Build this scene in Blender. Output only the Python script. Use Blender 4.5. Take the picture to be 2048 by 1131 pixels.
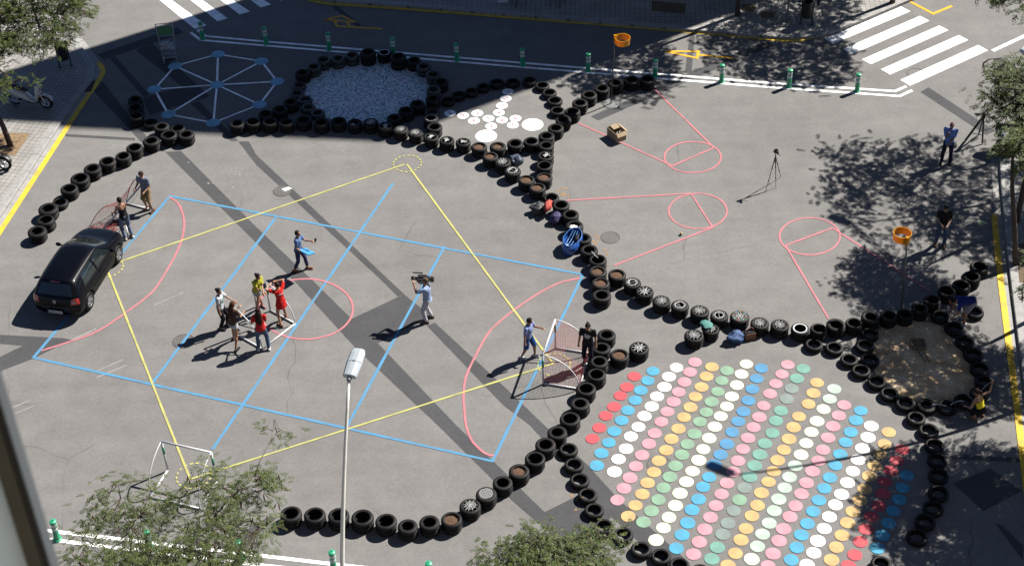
import bpy, bmesh, math, random
from mathutils import Vector, Matrix, noise
from mathutils.bvhtree import BVHTree

random.seed(7)
rad = math.radians
for o in list(bpy.data.objects):
    bpy.data.objects.remove(o)
scene = bpy.context.scene
COL = scene.collection

# ---------------------------------------------------------------- camera
CAM_H = 35.0                      # tenth-floor window
FPX = 3359.16                     # focal length in photograph pixels (2048 wide)
TILT, ROLL = rad(39.799), rad(-1.9565)
ct, st = math.cos(TILT), math.sin(TILT)
FWD = Vector((0, ct, -st)); R0 = Vector((1, 0, 0)); U0 = Vector((0, st, ct))
RGT = R0 * math.cos(ROLL) + U0 * math.sin(ROLL)
UPV = -R0 * math.sin(ROLL) + U0 * math.cos(ROLL)
cam_d = bpy.data.cameras.new('camera')
cam = bpy.data.objects.new('camera', cam_d); COL.objects.link(cam)
cam.matrix_world = Matrix(((RGT.x, UPV.x, -FWD.x, 0), (RGT.y, UPV.y, -FWD.y, 0), (RGT.z, UPV.z, -FWD.z, CAM_H), (0, 0, 0, 1)))
cam_d.sensor_width = 36; cam_d.lens = FPX / 2048 * 36
cam_d.clip_start = 0.05; cam_d.clip_end = 2000
cam_d.dof.use_dof = True; cam_d.dof.focus_distance = 50; cam_d.dof.aperture_fstop = 8
scene.camera = cam

# ---------------------------------------------------------------- daylight
SUN_AZ, SUN_EL = 30.3, 46.5       # azimuth from +X towards +Y
world = bpy.data.worlds.new('World'); scene.world = world; world.use_nodes = True
wn = world.node_tree
sky = wn.nodes.new('ShaderNodeTexSky'); sky.sky_type = 'NISHITA'; sky.sun_disc = False
sky.air_density = 0.45; sky.dust_density = 0.1; sky.ozone_density = 4.0
sky.sun_elevation = rad(SUN_EL); sky.sun_rotation = rad(90 - SUN_AZ)
bg = wn.nodes['Background']; bg.inputs['Strength'].default_value = 0.05
wn.links.new(sky.outputs[0], bg.inputs['Color'])
sun_d = bpy.data.lights.new('sun', 'SUN'); sun_d.energy = 5.0; sun_d.angle = rad(0.5); sun_d.color = (1, 0.955, 0.89)
sun = bpy.data.objects.new('sun', sun_d); COL.objects.link(sun)
SUN_DIR = Vector((math.cos(rad(SUN_EL)) * math.cos(rad(SUN_AZ)), math.cos(rad(SUN_EL)) * math.sin(rad(SUN_AZ)), math.sin(rad(SUN_EL))))
sun.rotation_euler = SUN_DIR.to_track_quat('Z', 'Y').to_euler()
sun.location = (30, 60, 60)
vs = scene.view_settings
vs.view_transform = 'Standard'; vs.look = 'None'; vs.gamma = 1; vs.exposure = 1.46; vs.use_curve_mapping = False

# ---------------------------------------------------------------- helpers
def gp(px, py, z=0.0):
    """Point of the place at height z that the photograph shows at (px, py)."""
    d = FWD + RGT * ((px - 1024) / FPX) - UPV * ((py - 565.5) / FPX)
    t = (z - CAM_H) / d.z
    return Vector((d.x * t, d.y * t, z))
def depth(p):
    return (Vector(p) - Vector((0, 0, CAM_H))).dot(FWD)
def shadow_xy(z):
    """Horizontal run of the shadow of something z metres up."""
    k = z / math.tan(rad(SUN_EL))
    return Vector((-math.cos(rad(SUN_AZ)) * k, -math.sin(rad(SUN_AZ)) * k, 0))

class MB:
    def __init__(s): s.v = []; s.f = []; s.m = []
    def add(s, vs_, fs_, mi=0):
        b = len(s.v); s.v += [tuple(v) for v in vs_]; s.f += [tuple(i + b for i in f) for f in fs_]; s.m += [mi] * len(fs_)
        return s
    def box(s, c, size, rot=None, mi=0):
        hx, hy, hz = size[0] / 2, size[1] / 2, size[2] / 2
        vs_ = [Vector((x, y, z)) for z in (-hz, hz) for y in (-hy, hy) for x in (-hx, hx)]
        if rot is not None: vs_ = [rot @ v for v in vs_]
        vs_ = [v + Vector(c) for v in vs_]
        return s.add(vs_, [(0, 2, 3, 1), (4, 5, 7, 6), (0, 1, 5, 4), (2, 6, 7, 3), (0, 4, 6, 2), (1, 3, 7, 5)], mi)
    def ring(s, c, ax, r, n, r2=None, u=None):
        ax = Vector(ax).normalized()
        if u is None:
            u = ax.orthogonal().normalized()
        u = (Vector(u) - ax * Vector(u).dot(ax)).normalized(); w = ax.cross(u)
        r2 = r if r2 is None else r2
        return [Vector(c) + u * (r * math.cos(2 * math.pi * i / n)) + w * (r2 * math.sin(2 * math.pi * i / n)) for i in range(n)]
    def rings(s, rs, cap0=True, cap1=True, mi=0):
        n = len(rs[0]); vs_ = [p for r in rs for p in r]; fs_ = []
        for k in range(len(rs) - 1):
            for i in range(n):
                j = (i + 1) % n; fs_.append((k * n + i, k * n + j, (k + 1) * n + j, (k + 1) * n + i))
        if cap0: fs_.append(tuple(range(n - 1, -1, -1)))
        if cap1: fs_.append(tuple((len(rs) - 1) * n + i for i in range(n)))
        return s.add(vs_, fs_, mi)
    def cyl(s, p0, p1, r0, r1=None, n=10, mi=0, caps=True):
        p0, p1 = Vector(p0), Vector(p1); r1 = r0 if r1 is None else r1
        u = (p1 - p0).orthogonal()
        return s.rings([s.ring(p0, p1 - p0, r0, n, u=u), s.ring(p1, p1 - p0, r1, n, u=u)], caps, caps, mi)
    def tube(s, pts, r, n=8, mi=0, closed=False):
        pts = [Vector(p) for p in pts]; m = len(pts); rs = []; u = None
        for i, p in enumerate(pts):
            if closed: t = pts[(i + 1) % m] - pts[i - 1]
            else: t = pts[min(i + 1, m - 1)] - pts[max(i - 1, 0)]
            if t.length < 1e-9: t = Vector((0, 0, 1))
            if u is None: u = t.orthogonal()
            t.normalize(); u = (u - t * u.dot(t)); u = u.normalized() if u.length > 1e-6 else t.orthogonal().normalized()
            rr = r[i] if isinstance(r, (list, tuple)) else r
            rs.append(s.ring(p, t, rr, n, u=u))
        if closed: rs.append(rs[0])
        return s.rings(rs, not closed, not closed, mi)
    def capsule(s, p0, p1, r0, r1, n=10, mi=0):
        p0, p1 = Vector(p0), Vector(p1); ax = p1 - p0
        if ax.length < 1e-6: ax = Vector((0, 0, 1e-3))
        a = ax.normalized(); u = a.orthogonal(); rs = []
        for k in (-0.98, -0.75, -0.4): rs.append(s.ring(p0 + a * r0 * k, a, r0 * math.sqrt(1 - k * k), n, u=u))
        rs.append(s.ring(p0, a, r0, n, u=u)); rs.append(s.ring(p1, a, r1, n, u=u))
        for k in (0.4, 0.75, 0.98): rs.append(s.ring(p1 + a * r1 * k, a, r1 * math.sqrt(1 - k * k), n, u=u))
        return s.rings(rs, True, True, mi)
    def ell(s, c, rx, ry, rz, rot=None, n=14, m=9, mi=0):
        rs = []
        for k in range(1, m):
            a = math.pi * k / m - math.pi / 2; zz = math.sin(a); q = math.cos(a); ringp = []
            for i in range(n):
                p = Vector((rx * q * math.cos(2 * math.pi * i / n), ry * q * math.sin(2 * math.pi * i / n), rz * zz))
                if rot is not None: p = rot @ p
                ringp.append(p + Vector(c))
            rs.append(ringp)
        return s.rings(rs, True, True, mi)
    def lathe(s, prof, n=32, c=(0, 0, 0), mi=0, closed=False):
        m = len(prof); c = Vector(c); vs_ = []
        for r, z in prof:
            for i in range(n):
                a = 2 * math.pi * i / n; vs_.append(c + Vector((r * math.cos(a), r * math.sin(a), z)))
        fs_ = []
        for k in range(m if closed else m - 1):
            k2 = (k + 1) % m
            for i in range(n):
                j = (i + 1) % n; fs_.append((k * n + i, k * n + j, k2 * n + j, k2 * n + i))
        return s.add(vs_, fs_, mi)
    def poly(s, pts, z=None, mi=0):
        vs_ = [Vector((p[0], p[1], p[2] if z is None else z)) for p in pts]
        area = sum(vs_[i].x * vs_[(i + 1) % len(vs_)].y - vs_[(i + 1) % len(vs_)].x * vs_[i].y for i in range(len(vs_)))
        if area < 0: vs_.reverse()
        return s.add(vs_, [tuple(range(len(vs_)))], mi)
    def prism(s, pts, z0, z1, mi=0):
        pts = [Vector((p[0], p[1], 0)) for p in pts]
        area = sum(pts[i].x * pts[(i + 1) % len(pts)].y - pts[(i + 1) % len(pts)].x * pts[i].y for i in range(len(pts)))
        if area < 0: pts.reverse()
        n = len(pts); vs_ = [(p.x, p.y, z0) for p in pts] + [(p.x, p.y, z1) for p in pts]
        fs_ = [tuple(range(n - 1, -1, -1)), tuple(range(n, 2 * n))] + [(i, (i + 1) % n, n + (i + 1) % n, n + i) for i in range(n)]
        return s.add(vs_, fs_, mi)
    def ribbon(s, pts, w, z, closed=False, mi=0, wob=0.0):
        pts = [Vector((p[0], p[1], 0)) for p in pts]; m = len(pts); L = []; Rr = []
        for i, p in enumerate(pts):
            if closed: a, b = pts[i - 1], pts[(i + 1) % m]
            else: a, b = pts[max(i - 1, 0)], pts[min(i + 1, m - 1)]
            d0 = (p - a); d1 = (b - p)
            if d0.length < 1e-6: d0 = d1
            if d1.length < 1e-6: d1 = d0
            d0 = d0.normalized(); d1 = d1.normalized(); t = (d0 + d1)
            t = t.normalized() if t.length > 1e-3 else d0
            nrm = Vector((-t.y, t.x, 0)); k = 1 / max(0.5, nrm.dot(Vector((-d0.y, d0.x, 0))))
            ww = w * (1 + random.uniform(-wob, wob))
            L.append(p + nrm * ww / 2 * k); Rr.append(p - nrm * ww / 2 * k)
        vs_ = [(p.x, p.y, z) for p in L] + [(p.x, p.y, z) for p in Rr]
        fs_ = [(m + i, m + (i + 1) % m, (i + 1) % m, i) for i in range(m if closed else m - 1)]
        return s.add(vs_, fs_, mi)
    def mesh(s, name, mats, smooth=False):
        me = bpy.data.meshes.new(name); me.from_pydata(s.v, [], s.f)
        if not isinstance(mats, (list, tuple)): mats = [mats]
        for m in mats: me.materials.append(m)
        if len(mats) > 1: me.polygons.foreach_set('material_index', s.m)
        if smooth: me.polygons.foreach_set('use_smooth', [True] * len(me.polygons))
        me.update(); return me
    def build(s, name, mats, parent=None, smooth=False):
        return link(name, s.mesh(name, mats, smooth), parent)

def link(name, me, parent=None, loc=None, rz=None):
    o = bpy.data.objects.new(name, me); COL.objects.link(o)
    if parent is not None: o.parent = parent
    if loc is not None: o.location = loc
    if rz is not None: o.rotation_euler = (0, 0, rz)
    return o
def tag(o, label=None, cat=None, group=None, kind=None):
    if label: o['label'] = label
    if cat: o['category'] = cat
    if group: o['group'] = group
    if kind: o['kind'] = kind
    return o
def thing(name, label, cat, loc=(0, 0, 0), rz=0.0, group=None):
    return tag(link(name, None, None, loc, rz), label, cat, group)
def smooth_by_angle(me, deg=40):
    me.polygons.foreach_set('use_smooth', [True] * len(me.polygons))
    try: me.set_sharp_from_angle(angle=rad(deg))
    except Exception: pass
WORK = bpy.data.scenes.new('workbench')          # modifiers are applied here, away from the big scene; removed at the end
def evaluated(o, name):
    for c in list(o.users_collection): c.objects.unlink(o)
    WORK.collection.objects.link(o); vl = WORK.view_layers[0]; vl.update(); dg = vl.depsgraph
    return bpy.data.meshes.new_from_object(o.evaluated_get(dg))
_ro = None
def remesh(mb, name, mats, voxel=0.012, iters=3, wrinkle=0.0, wscale=10.0):
    """One continuous skin round overlapping solids."""
    global _ro
    raw = mb.mesh(name + '_raw', mats)
    if _ro is None:
        _ro = bpy.data.objects.new('remesh_bench', raw); WORK.collection.objects.link(_ro)
        m = _ro.modifiers.new('r', 'REMESH'); m.mode = 'VOXEL'; _ro.modifiers.new('s', 'SMOOTH').factor = 0.5
    _ro.data = raw; _ro.modifiers['r'].voxel_size = voxel; _ro.modifiers['s'].iterations = iters
    vl = WORK.view_layers[0]; vl.update(); me = bpy.data.meshes.new_from_object(_ro.evaluated_get(vl.depsgraph)); me.name = name
    if wrinkle:
        nv = len(me.vertices); co = [0.0] * nv * 3; me.vertices.foreach_get('co', co); nr = [0.0] * nv * 3; me.vertex_normals.foreach_get('vector', nr)
        for i in range(0, nv * 3, 3):
            c = Vector(co[i:i + 3]) * wscale; k = wrinkle * (noise.noise(Vector((c.x, c.y, c.z * 0.7))) + 0.5 * noise.noise(c * 2.3))
            co[i] += nr[i] * k; co[i + 1] += nr[i + 1] * k; co[i + 2] += nr[i + 2] * k
        me.vertices.foreach_set('co', co)
    me.polygons.foreach_set('use_smooth', [True] * len(me.polygons)); me.update()
    return me

# ---------------------------------------------------------------- materials
def nodes(name):
    m = bpy.data.materials.new(name); m.use_nodes = True; nt = m.node_tree
    return m, nt, nt.nodes['Principled BSDF']
def N(nt, t, **kw):
    n = nt.nodes.new('ShaderNode' + t)
    for k, v in kw.items():
        if k in n.inputs.keys(): n.inputs[k].default_value = v
        else: setattr(n, k, v)
    return n
def ramp(nt, src, stops):
    r = N(nt, 'ValToRGB'); e = r.color_ramp.elements
    while len(e) < len(stops): e.new(0.5)
    for i, (p, c) in enumerate(stops):
        e[i].position = p; e[i].color = (c, c, c, 1) if isinstance(c, (int, float)) else (*c, 1)
    nt.links.new(src, r.inputs[0]); return r.outputs[0]
def mixc(nt, a, b, fac, mode='MIX'):
    n = N(nt, 'MixRGB', blend_type=mode)
    for sock, val in ((n.inputs[0], fac), (n.inputs[1], a), (n.inputs[2], b)):
        if hasattr(val, 'links'): nt.links.new(val, sock)
        elif isinstance(val, (int, float)): sock.default_value = val
        else: sock.default_value = (*val, 1)
    return n.outputs[0]
K_REF = 0.49      # reflectances below are quoted against white = 1.6
def mat(name, rgb, rough=0.6, var=0.15, scale=6.0, bump=0.0, bscale=None, metal=0.0, spec=0.5, coat=0.0, detail=4, coord='Object'):
    rgb = tuple(c * K_REF for c in rgb); m, nt, b = nodes(name)
    tc = N(nt, 'TexCoord'); nz = N(nt, 'TexNoise', Scale=scale, Detail=detail, Roughness=0.6)
    nt.links.new(tc.outputs[coord], nz.inputs['Vector'])
    dark = tuple(c * (1 - var) for c in rgb); lite = tuple(min(1, c * (1 + var * 0.8)) for c in rgb)
    c = ramp(nt, nz.outputs['Fac'], [(0.3, dark), (0.7, lite)])
    nt.links.new(c, b.inputs['Base Color'])
    rr = N(nt, 'MapRange'); nt.links.new(nz.outputs['Fac'], rr.inputs[0])
    rr.inputs[3].default_value = max(0, rough - 0.1); rr.inputs[4].default_value = min(1, rough + 0.1)
    nt.links.new(rr.outputs[0], b.inputs['Roughness'])
    b.inputs['Metallic'].default_value = metal; b.inputs['Specular IOR Level'].default_value = spec; b.inputs['Coat Weight'].default_value = coat
    if bump:
        n2 = N(nt, 'TexNoise', Scale=bscale or scale * 6, Detail=5); nt.links.new(tc.outputs[coord], n2.inputs['Vector'])
        bp = N(nt, 'Bump', Strength=bump, Distance=0.01); nt.links.new(n2.outputs['Fac'], bp.inputs['Height']); nt.links.new(bp.outputs[0], b.inputs['Normal'])
    return m
def asphalt(name, base, tint, cracks=True):
    m, nt, b = nodes(name); tc = N(nt, 'TexCoord'); V = tc.outputs['Object']
    def nz(sc, det=4, rgh=0.6):
        n = N(nt, 'TexNoise', Scale=sc, Detail=det, Roughness=rgh); nt.links.new(V, n.inputs['Vector']); return n.outputs['Fac']
    fine = ramp(nt, nz(26, 3, 0.75), [(0.25, tuple(c * 0.72 for c in base)), (0.75, tuple(c * 1.24 for c in base))])
    mid = mixc(nt, ramp(nt, nz(1.1, 7, 0.7), [(0.3, 0.87), (0.7, 1.1)]), ramp(nt, nz(7.5, 4, 0.7), [(0.3, 0.92), (0.7, 1.07)]), 1.0, 'MULTIPLY')
    big = ramp(nt, nz(0.13, 4), [(0.3, tuple(0.9 * t for t in tint)), (0.7, (1.06, 1.06, 1.06))])
    c = mixc(nt, fine, mid, 1.0, 'MULTIPLY'); c = mixc(nt, c, big, 1.0, 'MULTIPLY')
    # tyre wear along the lanes: long soft streaks
    mp = N(nt, 'Mapping'); mp.inputs['Rotation'].default_value = (0, 0, rad(-38)); mp.inputs['Scale'].default_value = (0.12, 1.5, 1)
    nt.links.new(V, mp.inputs['Vector']); sn = N(nt, 'TexNoise', Scale=1.0, Detail=5); nt.links.new(mp.outputs[0], sn.inputs['Vector'])
    c = mixc(nt, c, ramp(nt, sn.outputs['Fac'], [(0.35, 0.95), (0.65, 1.03)]), 1.0, 'MULTIPLY')
    # gum, chalk dust and oil spots
    vo = N(nt, 'TexVoronoi', Scale=2.4); nt.links.new(V, vo.inputs['Vector'])
    wn_ = N(nt, 'TexWhiteNoise'); nt.links.new(vo.outputs['Position'], wn_.inputs['Vector'])
    spot = N(nt, 'Math', operation='LESS_THAN'); nt.links.new(vo.outputs['Distance'], spot.inputs[0])
    rr = N(nt, 'MapRange'); nt.links.new(wn_.outputs['Value'], rr.inputs[0]); rr.inputs[1].default_value = 0.55; rr.inputs[3].default_value = 0.0; rr.inputs[4].default_value = 0.075
    nt.links.new(rr.outputs[0], spot.inputs[1])
    c = mixc(nt, c, mixc(nt, tuple(x * 0.45 for x in base), tuple(min(1, x * 1.8) for x in base), ramp(nt, wn_.outputs['Color'], [(0.6, 0.0), (0.62, 1.0)])), mixc(nt, (0, 0, 0), spot.outputs[0], 0.55))
    if cracks:
        wv = N(nt, 'TexNoise', Scale=1.2, Detail=4); nt.links.new(V, wv.inputs['Vector'])
        vv = mixc(nt, V, wv.outputs['Color'], 0.35, 'ADD')
        cr = N(nt, 'TexVoronoi', Scale=0.16, feature='DISTANCE_TO_EDGE'); nt.links.new(vv, cr.inputs['Vector'])
        line = ramp(nt, cr.outputs['Distance'], [(0.0, 0.6), (0.0035, 0.0)])
        msk = ramp(nt, nz(0.21, 2), [(0.5, 0.0), (0.6, 1.0)])
        c = mixc(nt, c, tuple(x * 0.4 for x in base), mixc(nt, line, msk, 1.0, 'MULTIPLY'))
    nt.links.new(c, b.inputs['Base Color']); b.inputs['Roughness'].default_value = 0.92; b.inputs['Specular IOR Level'].default_value = 0.25
    bp = N(nt, 'Bump', Strength=0.35, Distance=0.01); nt.links.new(nz(45, 3, 0.8), bp.inputs['Height']); nt.links.new(bp.outputs[0], b.inputs['Normal'])
    return m
def paint(name, rgb, wear=0.5, rough=0.7):
    if min(rgb) < 0.37: rgb = tuple(c * 0.8 for c in rgb)
    """Road paint that has been walked on: grain of the asphalt shows through a little."""
    m, nt, b = nodes(name); tc = N(nt, 'TexCoord'); V = tc.outputs['Object']
    n1 = N(nt, 'TexNoise', Scale=22, Detail=5, Roughness=0.8); nt.links.new(V, n1.inputs['Vector'])
    n2 = N(nt, 'TexNoise', Scale=2.6, Detail=4); nt.links.new(V, n2.inputs['Vector'])
    c = mixc(nt, rgb, tuple(x * 0.84 for x in rgb), ramp(nt, n2.outputs['Fac'], [(0.35, 1.0), (0.65, 0.0)]))
    s = N(nt, 'Math', operation='ADD'); nt.links.new(n1.outputs['Fac'], s.inputs[0]); nt.links.new(n2.outputs['Fac'], s.inputs[1])
    c = mixc(nt, c, (0.13, 0.125, 0.12), ramp(nt, s.outputs[0], [(0.72, wear), (0.98, 0.0)]))
    nt.links.new(c, b.inputs['Base Color']); b.inputs['Roughness'].default_value = rough; b.inputs['Specular IOR Level'].default_value = 0.3
    bp = N(nt, 'Bump', Strength=0.2, Distance=0.005); nt.links.new(n1.outputs['Fac'], bp.inputs['Height']); nt.links.new(bp.outputs[0], b.inputs['Normal'])
    return m

M_ASPH = asphalt('asphalt', (0.126, 0.1215, 0.117), (1.0, 0.995, 0.99))
M_PATCH = asphalt('asphalt_repair', (0.047, 0.047, 0.049), (1, 1, 1), False)
P_BLUE = paint('paint_blue', (0.065, 0.215, 0.365), 0.4); P_YEL = paint('paint_yellow', (0.40, 0.385, 0.12), 0.45)
P_PINK = paint('paint_pink', (0.43, 0.145, 0.165), 0.4); P_WHITE = paint('paint_white', (0.80, 0.80, 0.79), 0.35)
P_KERBYEL = paint('paint_kerb_yellow', (0.62, 0.41, 0.03), 0.4); P_TAPE = paint('tape_orange', (0.66, 0.34, 0.01), 0.1)
P_NODE = paint('paint_node', (0.22, 0.43, 0.56), 0.35); P_CHALK = paint('chalk', (0.22, 0.215, 0.21), 0.9)
DOTS = {'R': (0.42, 0.06, 0.075), 'B': (0.055, 0.27, 0.41), 'W': (0.64, 0.62, 0.58), 'P': (0.46, 0.23, 0.27), 'O': (0.46, 0.31, 0.13), 'G': (0.18, 0.30, 0.205), 'C': (0.50, 0.525, 0.375), 'D': (0.06, 0.21, 0.37), 'T': (0.13, 0.28, 0.23), 'N': (0.36, 0.45, 0.38), 'A': (0.17, 0.215, 0.20)}
P_DOT = {k: paint('paint_dot_' + k, v, 0.34) for k, v in DOTS.items()}
M_CONC = mat('concrete', (0.42, 0.41, 0.39), 0.85, 0.22, 3, 0.3); M_KERB = mat('kerb_stone', (0.40, 0.39, 0.375), 0.8, 0.2, 5, 0.3)
M_IRON = mat('cast_iron', (0.10, 0.095, 0.09), 0.7, 0.3, 20, 0.3); M_GRATE = mat('drain_iron', (0.03, 0.03, 0.03), 0.7, 0.3, 20)

def tiles(name, ang, base=(0.205, 0.197, 0.182), size=0.2):
    m, nt, b = nodes(name); tc = N(nt, 'TexCoord'); mp = N(nt, 'Mapping'); mp.inputs['Rotation'].default_value = (0, 0, ang)
    nt.links.new(tc.outputs['Object'], mp.inputs['Vector'])
    br = N(nt, 'TexBrick', Scale=1.0); br.offset = 0.0; br.squash = 1.0
    br.inputs['Brick Width'].default_value = size; br.inputs['Row Height'].default_value = size; br.inputs['Mortar Size'].default_value = 0.009
    br.inputs['Color1'].default_value = (*[c * 1.05 for c in base], 1); br.inputs['Color2'].default_value = (*[c * 0.88 for c in base], 1); br.inputs['Mortar'].default_value = (*[c * 0.35 for c in base], 1)
    nt.links.new(mp.outputs[0], br.inputs['Vector'])
    n = N(nt, 'TexNoise', Scale=0.7, Detail=6); nt.links.new(tc.outputs['Object'], n.inputs['Vector'])
    c = mixc(nt, br.outputs['Color'], ramp(nt, n.outputs['Fac'], [(0.3, 0.78), (0.7, 1.1)]), 1.0, 'MULTIPLY')
    nt.links.new(c, b.inputs['Base Color']); b.inputs['Roughness'].default_value = 0.85
    bp = N(nt, 'Bump', Strength=0.6, Distance=0.006, invert=True); nt.links.new(br.outputs['Fac'], bp.inputs['Height']); nt.links.new(bp.outputs[0], b.inputs['Normal'])
    return m

# ================================================================ GROUND
mb = MB(); mb.poly([(-260, -140), (260, -140), (260, 400), (-260, 400)], 0.0)
ROAD = tag(mb.build('road', M_ASPH), 'sunlit grey asphalt of the street crossing', None, None, 'structure')

def px_poly(name, pts, z, m, parent=ROAD):
    return MB().poly([gp(*p) for p in pts], z).build(name, m, parent)
def dense(pts, step=0.5):
    out = [Vector(pts[0])]
    for a, b in zip(pts, pts[1:]):
        a, b = Vector(a), Vector(b); n = max(1, int((b - a).length / step))
        out += [a.lerp(b, (i + 1) / n) for i in range(n)]
    return out
def px_line(name, pts, w, z, m, parent=ROAD, label=None, wob=0.1):
    """Hand-painted line: slightly uneven width."""
    o = MB().ribbon(dense([gp(*p) for p in pts]), w, z, wob=wob).build(name, m, parent)
    if label: o['label'] = label
    return o
def spline(pts, k=6):
    pts = [Vector((p[0], p[1], 0)) for p in pts]; out = []
    for i in range(len(pts) - 1):
        p0 = pts[max(i - 1, 0)]; p1 = pts[i]; p2 = pts[i + 1]; p3 = pts[min(i + 2, len(pts) - 1)]
        for j in range(k):
            t = j / k
            out.append(0.5 * ((2 * p1) + (p2 - p0) * t + (2 * p0 - 5 * p1 + 4 * p2 - p3) * t * t + (3 * p1 - p0 - 3 * p2 + p3) * t ** 3))
    return out + [pts[-1]]
def px_curve(name, pts, w, z, m, label=None):
    o = MB().ribbon(spline([gp(*p) for p in pts]), w, z, wob=0.06).build(name, m, ROAD)
    if label: o['label'] = label
    return o
def circle_pts(c, r, n=40, jit=0.0, ph=0.0):
    return [Vector((c[0] + r * (1 + random.uniform(-jit, jit)) * math.cos(2 * math.pi * i / n + ph), c[1] + r * (1 + random.uniform(-jit, jit)) * math.sin(2 * math.pi * i / n + ph), 0)) for i in range(n)]

# ---- trench repairs in darker asphalt
PATCHES = [
 [(331, 304), (362, 302), (512, 453), (631, 566), (703, 637), (756, 686), (912, 849), (1012, 946), (1043, 978), (1089, 1023), (1150, 1082), (1205, 1140), (1160, 1140), (1109, 1073), (1024, 1000), (985, 958), (875, 849), (712, 696), (593, 566), (512, 485)],
 [(703.5, 637), (796, 593.5), (808, 588), (855, 626), (858, 633), (756.5, 685.5)],
 [(477, 283), (498, 283), (512, 309), (785, 566), (808, 587.5), (796, 593), (762, 559), (512, 329)],
 [(854, 651), (870, 645), (1024, 787), (1088, 849), (1172, 926), (1240, 1000), (1372, 1118), (1385, 1140), (1340, 1140), (1220, 1030), (1140, 938), (1060, 850), (1006, 809)],
 [(1089.5, 1023), (1150, 993), (1190, 965), (1222, 1034), (1210, 1048), (1150, 1081)],
 [(195, 109), (355, 55), (367, 65.5), (208, 120)],
 [(219, 117), (229, 111), (299, 190), (288, 195)],
 [(271, 100), (305, 87.5), (419, 192), (400, 201)],
 [(286, 196), (365, 172), (418, 193), (298, 230)],
 [(185, 163), (207, 165), (253, 225), (300, 281), (331, 303), (300, 303), (262, 262), (190, 185)],
 [(381, 207), (398, 203), (477, 282), (462, 282)],
 [(131, 268), (131, 273), (270, 281), (270, 276)],
 [(0, 669), (130, 676), (144, 680), (83, 701), (47, 691), (0, 687)],
 [(-40, 735), (0, 713), (47, 690.5), (110, 695), (68, 716), (8, 739), (-40, 765)],
 [(1181, 233), (1340, 163), (1400, 137), (1536, 82), (1545, 92), (1410, 148), (1197, 241)],
 [(1380, 66), (1390, 66), (1383, 146), (1370, 146)],
 [(1404, 90), (1430, 82), (1440, 100), (1418, 108)],
 [(1841, 184), (1857, 175), (1990, 262), (1972, 270)],
 [(1690, 447), (1700, 444), (1786, 512), (1776, 518)],
 [(1906, 966), (1981, 936), (2044, 981), (1966, 1021)],
 [(1860, 905), (2046, 915), (2046, 925), (1862, 914)],
 [(1990, 1045), (2005, 1050), (2046, 1090), (2046, 1120)],
 [(470, 1075), (540, 1030), (552, 1036), (485, 1092)],
 [(1985, 118), (2010, 114), (2048, 150), (2048, 165)],
 [(664, 14), (676, 14), (724, 52), (714, 54)],
]
for i, p in enumerate(PATCHES):
    px_poly('asphalt_patch', p, 0.003 + 0.0001 * i, M_PATCH)

# ---- white lane lines with bollards, crossings, kerb lines
UP = [(395, 60), (411, 72.5), (512, 82), (1024, 124.5), (1536, 166), (1790, 182.7), (1812.5, 173)]
LO = [(381.6, 65.5), (401, 80.6), (512, 90), (1024, 133), (1536, 174.5), (1799, 192.7), (1824, 181)]
px_line('lane_line', UP, 0.12, 0.008, P_WHITE, wob=0.02); px_line('lane_line', LO, 0.12, 0.008, P_WHITE, wob=0.02)
px_line('lane_line', [(40, 1052), (97.6, 1060.7), (512, 1109), (682, 1129), (900, 1154), (1100, 1177)], 0.12, 0.008, P_WHITE, wob=0.02)
px_line('lane_line', [(60, 1072), (120, 1080.7), (512, 1128), (700, 1150), (1100, 1198)], 0.12, 0.008, P_WHITE, wob=0.02)
def tz(x0, y0, *pts): return [(x0 + x / 3.996, y0 + y / 3.996) for x, y in pts]
for q in ([(455, 312), (520, 352), (1138, 93), (1063, 55)], [(600, 393), (672, 435), (1288, 168), (1215, 130)], [(752, 477), (822, 515), (1442, 243), (1368, 207)], [(903, 555), (975, 598), (1600, 322), (1525, 283)], [(1058, 640), (1135, 687), (1757, 405), (1680, 362)]):
    px_poly('crossing_stripe', tz(1536, 0, *q), 0.008, P_WHITE)
for q in ([(1115, -130), (1190, -130), (1650, 205), (1555, 232)], [(1355, -130), (1430, -130), (1820, 148), (1740, 173)], [(1590, -130), (1668, -130), (1998, 95), (1915, 118)], [(1830, -130), (1905, -130), (2166, 38), (2083, 62)], [(2070, -130), (2145, -130), (2290, -12), (2245, 8)]):
    px_poly('crossing_stripe', tz(0, 0, *q), 0.008, P_WHITE)
px_line('lane_line', tz(1536, 0, (1795, 408), (2300, 172)), 0.16, 0.008, P_WHITE, wob=0.02)
px_line('taped_line', tz(1536, 0, (1040, -35), (1320, 112), (1470, 50)), 0.13, 0.008, P_TAPE, wob=0.02)

# ---- two outlined arrows in orange tape
BZ2 = 0.008
for seg in ([(550, 160), (690, 128), (788, 176), (550, 160)], [(630, 172), (646, 209)], [(728, 174), (746, 206)], [(640, 211), (1010, 234)]):
    BZ2 += 0.0003; px_line('taped_arrow_line', tz(512, 0, *seg), 0.11, BZ2, P_TAPE, wob=0.03)
for seg in ([(1225, 412), (1490, 412), (1480, 466), (1225, 412)], [(1490, 440), (1765, 465)]):
    BZ2 += 0.0003; px_line('taped_arrow_line', tz(1024, 0, *seg), 0.11, BZ2, P_TAPE, wob=0.03)

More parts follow.
